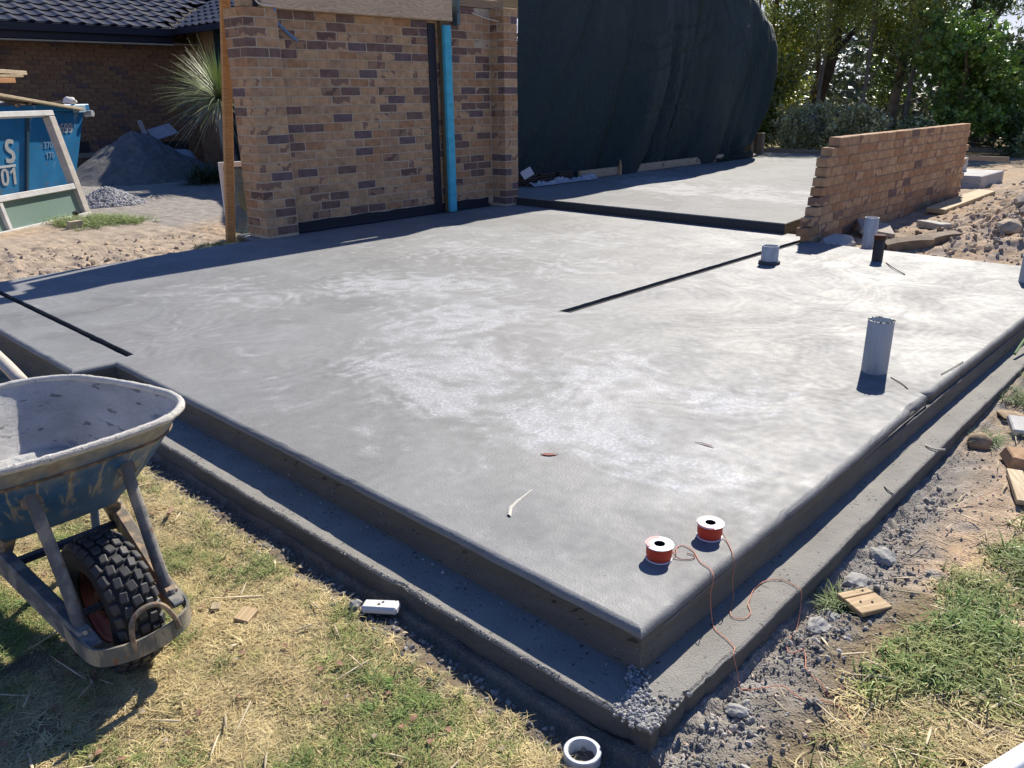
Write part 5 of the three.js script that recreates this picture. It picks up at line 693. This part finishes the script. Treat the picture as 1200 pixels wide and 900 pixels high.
  const ch = obj('timber_chip', woodBox(0.17, 0.09, 0.06, 0.005, 57), timber(C3(0.6, 0.52, 0.42))); ch.position.set(1.82, -0.04, -9.10); ch.rotation.y = 0.2; tag(ch, 'pale wood block on the grass below the leaning frame', 'timber');
}

// ------------------------------------------------------------------ grass
{
  const clump = (seed, n, len, flat) => { const r = rngOf(seed), pos = [], idx = [];
    for (let k = 0; k < n; k++) { const t = r() * 6.283, L = len * (0.45 + 0.75 * r()), w = 0.0011 + r() * 0.0013, up = flat ? 0.05 + 0.35 * r() : 0.3 + 0.65 * r(), ox = (r() - 0.5) * 0.05, oz = (r() - 0.5) * 0.05, cu = (r() - 0.5) * 1.2; const base = pos.length / 3;
      for (let s = 0; s <= 3; s++) { const q = s / 3, d = t + cu * q, x = ox + Math.cos(d) * L * q * Math.sqrt(1 - up * up * (1 - 0.6 * q)), z = oz + Math.sin(d) * L * q * Math.sqrt(1 - up * up * (1 - 0.6 * q)), y = 0.001 + L * up * q * (1 - 0.45 * q), ww = w * (1 - 0.85 * q * q); pos.push(x - Math.sin(d) * ww, y, z + Math.cos(d) * ww, x + Math.sin(d) * ww, y + 0.0004, z - Math.cos(d) * ww); }
      for (let s = 0; s < 3; s++) { const a = base + s * 2; idx.push(a, a + 1, a + 2, a + 1, a + 3, a + 2); } }
    const g = new THREE.BufferGeometry(); g.setAttribute('position', new THREE.Float32BufferAttribute(pos, 3)); g.setAttribute('uv', new THREE.Float32BufferAttribute(pos.flatMap((_, i) => i % 3 ? [] : [0, 0]), 2)); g.setIndex(idx); g.computeVertexNormals(); return g; };
  const blade = new THREE.MeshPhysicalMaterial({ color: 0xffffff, roughness: 0.8, transmission: 0.25, thickness: 0 });
  const straw = C3(0.58, 0.46, 0.21), straw2 = C3(0.68, 0.57, 0.33), olive = C3(0.30, 0.30, 0.09), green = C3(0.15, 0.26, 0.045), brown = C3(0.25, 0.16, 0.08);
  const r = rngOf(404); const sets = { dry: [], fresh: [] };
  const greenness = (b, a) => { const n = fbm(b * 1.6 + 11, a * 1.6, 3, 256, 501), n2 = fbm(b * 6, a * 6, 3, 256, 503); return n * 0.6 + n2 * 0.4; };
  const cover = (b, a) => { // how grown over a spot is
    if (b > -0.22 && a > -0.18 && b < 6) return 0;
    if (b <= -0.215) { if (a > 5.6) return 0; const d = -0.20 - b, e = sstep(0.07, 0.15, a > -0.2 ? d + 0.04 * noise(a * 6, 1, 256, 6) : 1); return e * sstep(-0.5, -0.15, fbm(b * 2.4, a * 2.4, 3, 256, 511) + 0.12) * (1 - 0.75 * sstep(3.6, 4.6, a)) * (1 - 0.75 * Math.exp(-(((b + 0.36) / 0.10) ** 2 + ((a - 0.50) / 0.26) ** 2))); }
    const d = -0.16 - a; const g = sstep(0.24, 0.42, d + 0.10 * noise(b * 4, a * 4, 256, 8) + 0.05 * (1 - b)) * sstep(2.4, 0.9, b);
    return g * sstep(-0.15, 0.3, fbm(b * 3.2, a * 3.2, 4, 256, 517) + 0.10) * 0.75; };
  for (let i = 0; i < 120000; i++) {
    const left = i < 86000, b = left ? -2.3 + r() * 2.25 : -0.3 + r() * 3.0, a = left ? -0.6 + Math.pow(r(), 1.15) * 5.2 : -0.2 - r() * 1.1;
    if (r() > cover(b, a)) continue;
    const gk = greenness(b, a) + (left ? -0.12 : 0.08) + (r() - 0.5) * 0.75, isG = gk > 0.14;
    const c = isG ? olive.clone().lerp(green, clamp((gk - 0.1) * 2.2)) : straw.clone().lerp(r() < 0.3 ? brown : straw2, r() * 0.85).lerp(olive, clamp(gk + 0.25) * 1.2);
    c.multiplyScalar(0.65 + r() * 0.7);
    const s = (isG ? (left ? 0.6 : 1.1) : (left ? 0.68 : 1.0)) * (0.7 + r() * 0.6);
    (isG ? sets.fresh : sets.dry).push({ p: [b, groundH(b, a) + 0.001, -a], e: [0, r() * 6.283, 0], s, c });
  }
  const cut = (arr, k) => arr.filter((_, i) => i % 3 === k);
  mass('dry_grass', 'short dry straw-coloured grass mat round the footing', clump(1, 15, 0.045, true), blade, [...cut(sets.dry, 0), ...cut(sets.dry, 1)]);
  mass('dry_grass', 'longer tangled straw-coloured grass stalks among the mat', clump(2, 12, 0.062, true), blade, cut(sets.dry, 2));
  mass('green_grass', 'patches of short green grass growing through the dry mat', clump(3, 13, 0.040, false), blade, [...cut(sets.fresh, 0), ...cut(sets.fresh, 1)]);
  mass('green_grass', 'longer green grass blades in the greener patches', clump(4, 9, 0.070, false), blade, cut(sets.fresh, 2));
  const tuft = clump(5, 14, 0.09, false), ts = []; for (let i = 0; i < 520; i++) { const b = 1.75 + r() * 0.95, a = 8.85 + r() * 1.15; if (r() > Math.exp(-(((b - 2.15) / 0.4) ** 2 + ((a - 9.4) / 0.45) ** 2)) * 1.3) continue; ts.push({ p: [b, groundH(b, a), -a], e: [0, r() * 6, 0], s: 1 + r(), c: C3(0.20, 0.27, 0.06).multiplyScalar(0.6 + r() * 0.8) }); }
  for (let i = 0; i < 160; i++) { const b = 2.1 + r() * 0.7, a = 6.45 + r() * 0.4; ts.push({ p: [b, groundH(b, a), -a], e: [0, r() * 6, 0], s: 0.5 + r() * 0.7, c: C3(0.10, 0.15, 0.05).multiplyScalar(0.6 + r() * 0.8) }); }
  mass('green_grass', 'patch of bright grass at the foot of the leaning window frame', tuft, blade, ts);
  const weed = []; for (const [pb, pa, n, s] of [[2.42, -0.21, 26, 0.05], [2.62, -0.33, 20, 0.05], [3.1, -0.2, 40, 0.12], [3.5, -0.22, 40, 0.15], [0.78, -0.2, 14, 0.05]]) for (let i = 0; i < n; i++) { const b = pb + (r() - 0.5) * 2 * s, a = pa + (r() - 0.5) * s; weed.push({ p: [b, groundH(b, a), -a], e: [0, r() * 6, 0], s: 0.5 + r() * 0.7, c: C3(0.13, 0.19, 0.05).multiplyScalar(0.6 + r() * 0.9) }); }
  mass('green_grass', 'small grass tufts along the far part of the right footing', tuft, blade, weed);
  const lt = []; for (let i = 0; i < 420; i++) { const right = i < 300, b = right ? -0.1 + r() * 3.2 : -1.4 + r() * 1.1, a = right ? -0.25 - r() * 0.9 : -0.3 + r() * 3.8; if (cover(b, a) < 0.02 && r() < 0.5) continue; if (b > -0.25 && a > -0.2) continue; if (Math.hypot(b - 0.8, a + 0.285) < 0.17) continue; lt.push({ p: [b, groundH(b, a) + 0.008 + r() * 0.01, -a], e: [(r() - 0.5) * 0.4, r() * 6.283, (r() - 0.5) * 0.3], s: [0.03 + 0.09 * r() * r(), 0.0013 + r() * 0.0012, 0.0013 + r() * 0.0012], c: C3(0.60, 0.50, 0.33).multiplyScalar(0.45 + r() * 0.8) }); }
  mass('straw_litter', 'loose dry stalks and twigs lying over grass and soil', at(taper([new THREE.Vector3(-0.5, 0, 0), new THREE.Vector3(-0.15, 0.7, 0.9), new THREE.Vector3(0.2, 0.9, -0.7), new THREE.Vector3(0.5, 0, 0.2)], [1, 1, 0.8, 0.4], 5), [0, 0, 0]), std({ roughness: 0.85 }), lt);
  const dl = []; for (let i = 0; i < 260; i++) { const left = r() < 0.6, b = left ? -1.3 + r() * 1.05 : 0.2 + r() * 2.4, a = left ? -0.2 + r() * 3.4 : -0.3 - r() * 0.7; dl.push({ p: [b, groundH(b, a) + 0.014, -a], e: [(r() - 0.5) * 0.8, r() * 6, (r() - 0.5) * 0.8], s: 0.012 + r() * 0.012, c: (r() < 0.4 ? C3(0.40, 0.32, 0.22) : C3(0.24, 0.13, 0.08)).multiplyScalar(0.6 + r() * 0.8) }); }
  mass('leaf_litter', 'small fallen leaves scattered on the grass', surf(5, 2, (u, v) => new THREE.Vector3(u - 0.5, 0.14 * Math.sin(Math.PI * u) + Math.abs(v - 0.5) * 0.15, (v - 0.5) * 0.75 * Math.sin(Math.PI * clamp(u, 0.03, 0.97)))), std({ roughness: 0.8 }), dl);
}

// ------------------------------------------------------------------ trees and bushes
{
  const bark = tex(256, 512, (i, j) => { const x = i / 256, y = j / 512; const n = fbm(x * 10, y * 4, 5, 4, 601), s = noise(x * 30, y * 5, 5, 602); const v = clamp(0.55 + 0.35 * n + 0.3 * s); return [v, v * 0.95, v * 0.88]; }, { srgb: true });
  const barkM = (c) => std({ map: again(bark, 2, 1), bumpMap: again(bark, 2, 1), bumpScale: 0.02, color: c, roughness: 0.95 });
  // a spray of leaves about the origin, size about 1
  const spray = (seed, n, len, wid, spread) => { const r = rngOf(seed), pos = [], idx = [];
    for (let k = 0; k < n; k++) { const d = new THREE.Vector3(r() - 0.5, r() - 0.35, r() - 0.5).normalize(), o = new THREE.Vector3(r() - 0.5, r() - 0.5, r() - 0.5).multiplyScalar(spread), s = new THREE.Vector3().crossVectors(d, new THREE.Vector3(r() - 0.5, r() - 0.5, r() - 0.5)).normalize(), nn = new THREE.Vector3().crossVectors(d, s); const L = len * (0.6 + 0.7 * r()), W = wid * (0.6 + 0.7 * r()), b = pos.length / 3;
      const P = (q, w, c) => { const p = o.clone().addScaledVector(d, L * q).addScaledVector(s, w).addScaledVector(nn, c * L); pos.push(p.x, p.y, p.z); };
      P(0, 0, 0); P(0.4, W, 0.05); P(0.45, 0, 0.13); P(0.4, -W, 0.05); P(1, 0, -0.06); idx.push(b, b + 1, b + 2, b, b + 2, b + 3, b + 1, b + 4, b + 2, b + 2, b + 4, b + 3); }
    const g = new THREE.BufferGeometry(); g.setAttribute('position', new THREE.Float32BufferAttribute(pos, 3)); g.setAttribute('uv', new THREE.Float32BufferAttribute(pos.flatMap((_, i) => i % 3 ? [] : [0, 0]), 2)); g.setIndex(idx); g.computeVertexNormals(); return g; };
  const leafM = new THREE.MeshPhysicalMaterial({ color: 0xffffff, roughness: 0.5, transmission: 0.48, thickness: 0 });
  const broad = spray(1, 9, 0.55, 0.16, 0.9), small = spray(2, 14, 0.34, 0.11, 1.0), fine = spray(3, 16, 0.42, 0.045, 1.1), big = spray(4, 8, 0.75, 0.24, 0.8);
  function crown(root, seed, blobs, n, geo, size, cols) { // blobs: [x, y, z, rx, ry, rz] about the tree's foot; leaves gather near their skins in clumps
    const r = rngOf(seed), m = new THREE.InstancedMesh(geo, leafM, n), w = blobs.map((b) => b[3] * b[4]), W = w.reduce((s, x) => s + x);
    for (let i = 0; i < n; i++) { let t = r() * W, k = 0; while (k < w.length - 1 && (t -= w[k]) > 0) k++; const [x, y, z, rx, ry, rz] = blobs[k]; let d, tries = 0; do { d = new THREE.Vector3(r() * 2 - 1, r() * 2 - 1, r() * 2 - 1); tries++; } while ((d.length() > 1 || d.length() < 0.35 || (noise((x + d.x * rx) * 1.7 + seed, (y + d.y * ry) * 1.7 + (z + d.z * rz) * 1.1, 256, seed) < 0.02)) && tries < 9);
      const s = size * (0.6 + 0.8 * r()); m.setMatrixAt(i, M4([x + d.x * rx, y + d.y * ry, z + d.z * rz], [r() * 6.3, r() * 6.3, r() * 6.3], s)); const c = C3(...cols[Math.floor(r() * cols.length)]).multiplyScalar(1.15 + 1.9 * r()); c.setRGB(c.r * 1.12, c.g * 1.0, c.b * 0.9); m.setColorAt(i, c); }
    m.instanceMatrix.needsUpdate = true; add(m, 'crown', root); m.userData.kind = 'stuff'; return m; }
  function limbs(root, seed, trunk, r0, branches, mat) { const gs = [taper(spline(trunk.map((p) => new THREE.Vector3(...p)), 14), Array.from({ length: 15 }, (_, i) => r0 * (1 - 0.55 * i / 14) * (i === 0 ? 1.25 : 1)), 10)];
    obj('trunk', gs[0], mat, root); const bs = branches.map((pts) => taper(spline(pts[0].map((p) => new THREE.Vector3(...p)), 10), Array.from({ length: 11 }, (_, i) => pts[1] * (1 - 0.75 * i / 10)), 7)); for (const g of bs) obj('limb', g, mat, root); }
  const G1 = [[0.10, 0.17, 0.03], [0.07, 0.13, 0.025], [0.14, 0.20, 0.04]], G2 = [[0.05, 0.10, 0.025], [0.04, 0.075, 0.02], [0.07, 0.12, 0.03]], G3 = [[0.20, 0.22, 0.04], [0.13, 0.18, 0.04], [0.09, 0.13, 0.03]], G4 = [[0.22, 0.25, 0.14], [0.16, 0.19, 0.10], [0.28, 0.30, 0.19]], GD = [[0.028, 0.05, 0.018], [0.02, 0.038, 0.014], [0.04, 0.06, 0.022]];
  const darkB = barkM(C3(0.16, 0.13, 0.11)), greyB = barkM(C3(0.42, 0.39, 0.36)), brB = barkM(C3(0.24, 0.18, 0.13));
  const tree = (name, label, cat, b, a, group) => thing(name, label, cat, [b, -0.15, -a], 0, group);
  // left to right as seen beyond the raised slab
  let t = tree('tree', 'yellow-green leafy tree immediately right of the tarpaulin', 'tree', 19.8, 10.0);
  limbs(t, 1, [[0, 0, 0], [0.1, 1.4, 0.1], [0.3, 2.8, 0.0], [0.4, 4.6, 0.2]], 0.13, [[[[0.1, 1.3, 0.1], [0.8, 2.2, 0.4], [1.3, 3.2, 0.4]], 0.06], [[[0.2, 2.0, 0], [-0.6, 3.0, 0.2], [-1.0, 4.2, 0.2]], 0.06]], brB);
  crown(t, 11, [[0.3, 4.4, 0, 1.7, 1.0, 1.5], [-0.3, 2.6, 0.4, 1.2, 0.8, 1.0], [0.9, 3.0, 0.2, 0.9, 0.7, 0.9], [0.0, 1.5, 0.5, 1.1, 0.7, 0.9]], 900, broad, 0.24, G3);
  t = tree('tree', 'dark leaning trunk tree with sparse crown right of the yellow-green tree', 'tree', 21.0, 8.9);
  limbs(t, 2, [[-0.6, 0, 0.1], [-0.1, 1.2, 0], [0.35, 2.4, 0.1], [0.55, 3.6, 0.1], [0.7, 5.6, 0.2]], 0.24, [[[[0.35, 2.4, 0.1], [1.1, 3.1, 0.4], [1.9, 4.1, 0.5]], 0.10], [[[0.0, 1.4, 0], [-0.9, 2.2, 0.3], [-1.5, 3.4, 0.3]], 0.09], [[[0.5, 3.4, 0.1], [0.2, 4.4, 0.4], [-0.4, 5.4, 0.4]], 0.09]], darkB);
  crown(t, 12, [[0.6, 5.3, 0, 2.2, 1.1, 1.8], [1.7, 3.8, 0.3, 0.9, 0.7, 0.9], [-1.3, 3.6, 0.2, 0.9, 0.7, 0.9]], 800, fine, 0.34, G1);
  t = tree('tree', 'broad green tree with pale branches behind the left end of the low wall', 'tree', 20.6, 6.9);
  limbs(t, 3, [[0, 0, 0], [0.15, 1.2, 0.1], [0.1, 2.5, 0.2], [0.3, 4.5, 0.2]], 0.15, [[[[0.1, 1.0, 0.1], [1.0, 1.3, 0.5], [1.6, 1.25, 0.6]], 0.04], [[[0.1, 1.8, 0.1], [-0.9, 2.0, 0.5], [-1.6, 2.3, 0.5]], 0.06], [[[0.1, 2.2, 0.2], [0.9, 3.0, 0.3], [1.5, 3.9, 0.4]], 0.06]], greyB);
  crown(t, 13, [[0.2, 4.4, 0, 1.9, 1.1, 1.6], [-0.9, 2.5, 0.3, 0.9, 0.7, 0.9], [0.7, 2.7, 0.2, 1.0, 0.8, 0.9], [0.1, 1.6, 0.0, 0.8, 0.5, 0.7]], 800, broad, 0.22, [...G1, ...G2]);
  t = tree('tree', 'rounded bright green tree directly above the low brick wall', 'tree', 19.3, 4.9);
  limbs(t, 4, [[0, 0, 0], [0.1, 1.0, 0], [0.0, 2.2, 0.1]], 0.12, [[[[0, 1, 0], [0.7, 1.8, 0.2], [1.0, 2.4, 0.2]], 0.05], [[[0, 1, 0], [-0.6, 1.8, 0.2], [-0.9, 2.5, 0.2]], 0.05]], brB);
  crown(t, 14, [[-0.3, 2.3, 0, 1.0, 0.75, 0.9], [0.7, 1.9, 0.2, 0.9, 0.65, 0.8], [0.0, 1.2, 0.4, 1.3, 0.7, 0.9], [1.3, 1.1, 0.3, 0.8, 0.6, 0.7]], 2100, big, 0.14, [[0.09, 0.17, 0.03], [0.06, 0.12, 0.025], [0.12, 0.20, 0.04]]);
  t = tree('tree', 'tall thin-leaved tree with upright limbs behind the rounded green tree', 'tree', 24.5, 6.4);
  limbs(t, 5, [[0, 0, 0], [0.2, 2, 0], [0.1, 4, 0.1], [0.3, 7, 0.2]], 0.16, [[[[0.1, 2.2, 0], [1.2, 3.6, 0.4], [2.2, 5.2, 0.5]], 0.08], [[[0.1, 2.4, 0], [-1.0, 3.6, 0.3], [-1.6, 5.4, 0.3]], 0.08]], darkB);
  crown(t, 15, [[0.2, 5.6, 0, 2.4, 1.3, 2.0], [1.6, 4.2, 0.3, 1.0, 0.7, 1.0], [-1.0, 4.0, 0.3, 1.0, 0.8, 1.0]], 800, fine, 0.42, G2);
  t = tree('conifer', 'dark dense conical tree right of the rounded green tree', 'tree', 25.0, 4.3);
  limbs(t, 6, [[0, 0, 0], [0, 1.5, 0], [0, 3.2, 0]], 0.12, [], darkB);
  crown(t, 16, [[0, 0.9, 0, 1.5, 0.9, 1.2], [0.0, 2.0, 0, 1.2, 0.9, 1.0], [0, 3.0, 0, 0.75, 0.7, 0.7]], 2000, fine, 0.26, [[0.02, 0.034, 0.022], [0.028, 0.045, 0.024], [0.016, 0.026, 0.02]]);
  t = tree('tree', 'bare forking grey tree against the sky at the top right', 'tree', 27, 3.3);
  limbs(t, 7, [[0, 0, 0], [0.1, 1.6, 0], [0.0, 3.0, 0.1]], 0.16, [[[[0, 2.6, 0], [-0.6, 3.6, 0.2], [-1.6, 4.8, 0.2], [-2.0, 6.2, 0.2]], 0.10], [[[0, 2.8, 0], [0.7, 3.8, 0.2], [1.1, 5.6, 0.2]], 0.10], [[[-0.5, 3.5, 0.2], [-0.3, 4.6, 0.3], [0.1, 6.0, 0.3]], 0.06], [[[-0.9, 4.0, 0.2], [-1.7, 4.2, 0.5], [-2.6, 4.7, 0.5]], 0.05], [[[0.6, 3.7, 0.2], [1.4, 4.1, 0.3], [2.2, 4.3, 0.3]], 0.05], [[[0.9, 4.8, 0.2], [0.5, 5.4, 0.2], [0.3, 6.4, 0.1]], 0.05]], greyB);
  crown(t, 17, [[-1.6, 5.0, 0, 1.4, 0.6, 1.2], [1.4, 5.4, 0, 1.4, 0.7, 1.2], [0, 6.2, 0, 1.8, 0.6, 1.5]], 420, fine, 0.40, G4);
  t = tree('tree', 'grey-green tree with a thick trunk at the right edge of the picture', 'tree', 22.5, 2.2);
  limbs(t, 8, [[0, 0, 0], [0.1, 1.4, 0.1], [0.0, 2.8, 0.1], [0.2, 5.0, 0.2]], 0.19, [[[[0.0, 1.2, 0], [-0.7, 1.6, 0.4], [-1.3, 1.5, 0.5]], 0.05], [[[0, 2.4, 0], [-0.8, 3.4, 0.2], [-1.3, 4.5, 0.2]], 0.08]], darkB);
  crown(t, 18, [[0.2, 5.0, 0, 2.0, 1.0, 1.6], [-0.5, 2.3, 0.2, 0.9, 0.8, 0.8], [0.4, 3.0, 0.2, 1.1, 0.8, 0.9], [0.3, 1.4, 0.2, 1.1, 0.7, 0.9]], 1050, small, 0.32, [...G2, [0.10, 0.12, 0.07]]);
  // thin saplings in front of the larger trees
  [[18.9, 8.0, 'thin pale-stemmed sapling nearest the tarpaulin'], [19.0, 7.0, 'thin pale-stemmed sapling in front of the broad green tree'], [19.4, 6.05, 'thin pale-stemmed sapling left of the rounded green tree'], [20.2, 3.5, 'thin pale-stemmed sapling between the conical tree and the grey-green tree']].forEach(([b, a, l], i) => {
    const t2 = tree('sapling', l, 'tree', b, a), k = i % 2 ? 1 : -1; limbs(t2, 40 + i, [[0, 0, 0], [0.08 * k, 1.2, 0.05], [0.02 * k, 2.6, 0.1], [0.22 * k, 4.6, 0.1]], 0.055, [[[[0.07 * k, 1.5, 0], [0.5 * k, 2.1, 0.2], [0.8 * k, 2.9, 0.2]], 0.025], [[[0.03 * k, 2.4, 0.1], [-0.4 * k, 3.0, 0.2], [-0.6 * k, 3.9, 0.2]], 0.025]], greyB);
    crown(t2, 50 + i, [[0.1 * k, 3.6, 0.1, 0.8, 0.9, 0.6], [0.6 * k, 2.6, 0.2, 0.45, 0.4, 0.4], [-0.45 * k, 3.4, 0.2, 0.45, 0.45, 0.4]], 260, fine, 0.30, G3); });
  // bushes
  const bush = (label, b, a, blobs, n, geo, s, cols, seed) => { const g = tree('bush', label, 'bush', b, a); limbs(g, seed, [[0, 0, 0], [0.03, 0.25, 0], [0, 0.5, 0.03]], 0.03, [], brB); crown(g, seed, blobs, n, geo, s, cols); };
  bush('silvery-leaved bush at the far end of the raised slab by the tarpaulin', 17.4, 7.6, [[0, 0.5, 0, 0.75, 0.55, 0.6], [0.5, 0.75, 0.2, 0.5, 0.45, 0.5]], 1300, small, 0.22, G4, 31);
  bush('second silvery bush beside it, nearer the low wall', 17.3, 6.3, [[0, 0.45, 0, 0.7, 0.5, 0.6], [-0.4, 0.7, 0.2, 0.45, 0.4, 0.45]], 1200, small, 0.22, G4, 32);
  bush('low dark bush behind the broken end of the low wall', 17.6, 5.2, [[0, 0.4, 0, 0.6, 0.45, 0.5]], 700, small, 0.2, [...G4, ...G2], 33);
  bush('tall yellow-green bush hugging the right side of the tarpaulin', 18.1, 9.0, [[0, 0.8, 0, 0.6, 0.7, 0.5], [0.1, 1.7, 0.1, 0.5, 0.5, 0.5]], 1100, broad, 0.2, G3, 34);
  bush('dark shrub filling the shade behind the far end of the low wall', 19.6, 3.2, [[0, 0.5, 0, 1.1, 0.55, 0.7], [0.9, 0.9, 0, 0.8, 0.6, 0.6]], 1900, broad, 0.2, G2, 35);
  bush('small pale-leaved bush beyond the grey steps', 18.6, 3.05, [[0, 0.3, 0, 0.4, 0.32, 0.35]], 420, broad, 0.18, [[0.20, 0.25, 0.13], [0.14, 0.19, 0.09]], 36);
  bush('larger pale-leaved bush at the far right edge', 18.2, 2.25, [[0, 0.32, 0, 0.45, 0.36, 0.4], [0.5, 0.3, -0.2, 0.35, 0.3, 0.3]], 620, broad, 0.18, [[0.22, 0.28, 0.12], [0.15, 0.21, 0.08]], 37);
  // the wood behind, which reads as one mass
  const r = rngOf(700), sp = []; for (let i = 0; i < 4200; i++) { const b = 24 + r() * 14, a = -6 + r() * 34, top = 2.2 + 1.1 * fbm(b * 0.12, a * 0.22, 3, 256, 701) + (a > 7 ? 1.6 : 0); const h = -0.2 + Math.pow(r(), 0.85) * top; if (h > 1.4 && noise(b * 0.4, a * 0.5 + h * 0.5, 256, 702) < -0.15) continue; sp.push({ p: [b, h, -a], e: [r() * 6, r() * 6, r() * 6], s: 0.4 + r() * 0.45, c: C3(0.045, 0.07, 0.03).lerp(C3(0.12, 0.13, 0.09), r() * 0.7).multiplyScalar(0.8 + r() * 1.2) }); }
  mass('woodland', 'dark mass of trees and undergrowth far behind the garden', broad, leafM, sp);

  // the grass tree by the house, and the dark shrub at its foot
  const gt = thing('grass_tree', 'spiky grass tree with a grey shaggy trunk beside the orange-brown stud', 'plant', [5.62, -0.12, -12.5]);
  obj('trunk', taper(spline([new THREE.Vector3(0.05, 0, 0), new THREE.Vector3(0.0, 0.6, 0), new THREE.Vector3(-0.04, 1.42, 0)], 12), Array.from({ length: 13 }, (_, i) => 0.15 - 0.04 * Math.sin(i * 0.26)), 14), std({ map: bark, bumpMap: bark, bumpScale: 0.03, color: C3(0.42, 0.45, 0.48), roughness: 1 }), gt);
  const lg = (L, dir, droop, w, rr) => { const n = 6, pos = [], idx = []; const side = new THREE.Vector3().crossVectors(dir, new THREE.Vector3(0, 1, 0.01)).normalize(); for (let i = 0; i <= n; i++) { const q = i / n, p = dir.clone().multiplyScalar(L * q); p.y += -droop * q * q * L; const ww = w * (1 - 0.9 * q); for (const s of [-1, 1]) pos.push(p.x + side.x * ww * s, p.y + (s > 0 ? ww * 0.4 : 0), p.z + side.z * ww * s); } for (let i = 0; i < n; i++) { const a = i * 2; idx.push(a, a + 1, a + 2, a + 1, a + 3, a + 2); } const g = new THREE.BufferGeometry(); g.setAttribute('position', new THREE.Float32BufferAttribute(pos, 3)); g.setAttribute('uv', new THREE.Float32BufferAttribute(pos.flatMap((_, i) => i % 3 ? [] : [0, 0]), 2)); g.setIndex(idx); g.computeVertexNormals(); return g; };
  const lr = rngOf(88), tone = [[], [], []];
  for (let i = 0; i < 620; i++) { const t = lr() * 6.283, el = -0.55 + 1.95 * Math.pow(lr(), 0.8), d = new THREE.Vector3(Math.cos(t) * Math.cos(el), Math.sin(el), Math.sin(t) * Math.cos(el)); tone[el < -0.25 ? 2 : lr() < 0.6 ? 0 : 1].push(at(lg(0.85 + lr() * 0.38, d, 0.12 + 0.25 * lr(), 0.0085), [-0.04, 1.42, 0])); }
  [[0.22, 0.30, 0.09], [0.36, 0.40, 0.18], [0.46, 0.40, 0.24]].forEach((c, i) => kind(obj('leaves', merge(tone[i]), std({ color: C3(...c), roughness: 0.45 }), gt), 'stuff'));
  const ds = thing('strappy_shrub', 'dark strap-leaved shrub in the shade at the foot of the grass tree', 'bush', [5.35, -0.12, -12.9]);
  const dg = []; for (let i = 0; i < 420; i++) { const t = lr() * 6.283, el = 0.2 + lr() * 1.2, d = new THREE.Vector3(Math.cos(t) * Math.cos(el), Math.sin(el), Math.sin(t) * Math.cos(el)); dg.push(at(lg(0.5 + lr() * 0.45, d, 0.5, 0.012), [(lr() - 0.5) * 0.5, 0.0, (lr() - 0.5) * 0.4])); }
  obj('leaves', merge(dg), std({ color: C3(0.05, 0.075, 0.035), roughness: 0.6 }), ds);
  obj('root_stock', stone(9, 0.2, 0.1, 0.2, 2, 0.1), barkM(C3(0.2, 0.15, 0.1)), ds);
}

renderer.render(scene, camera);
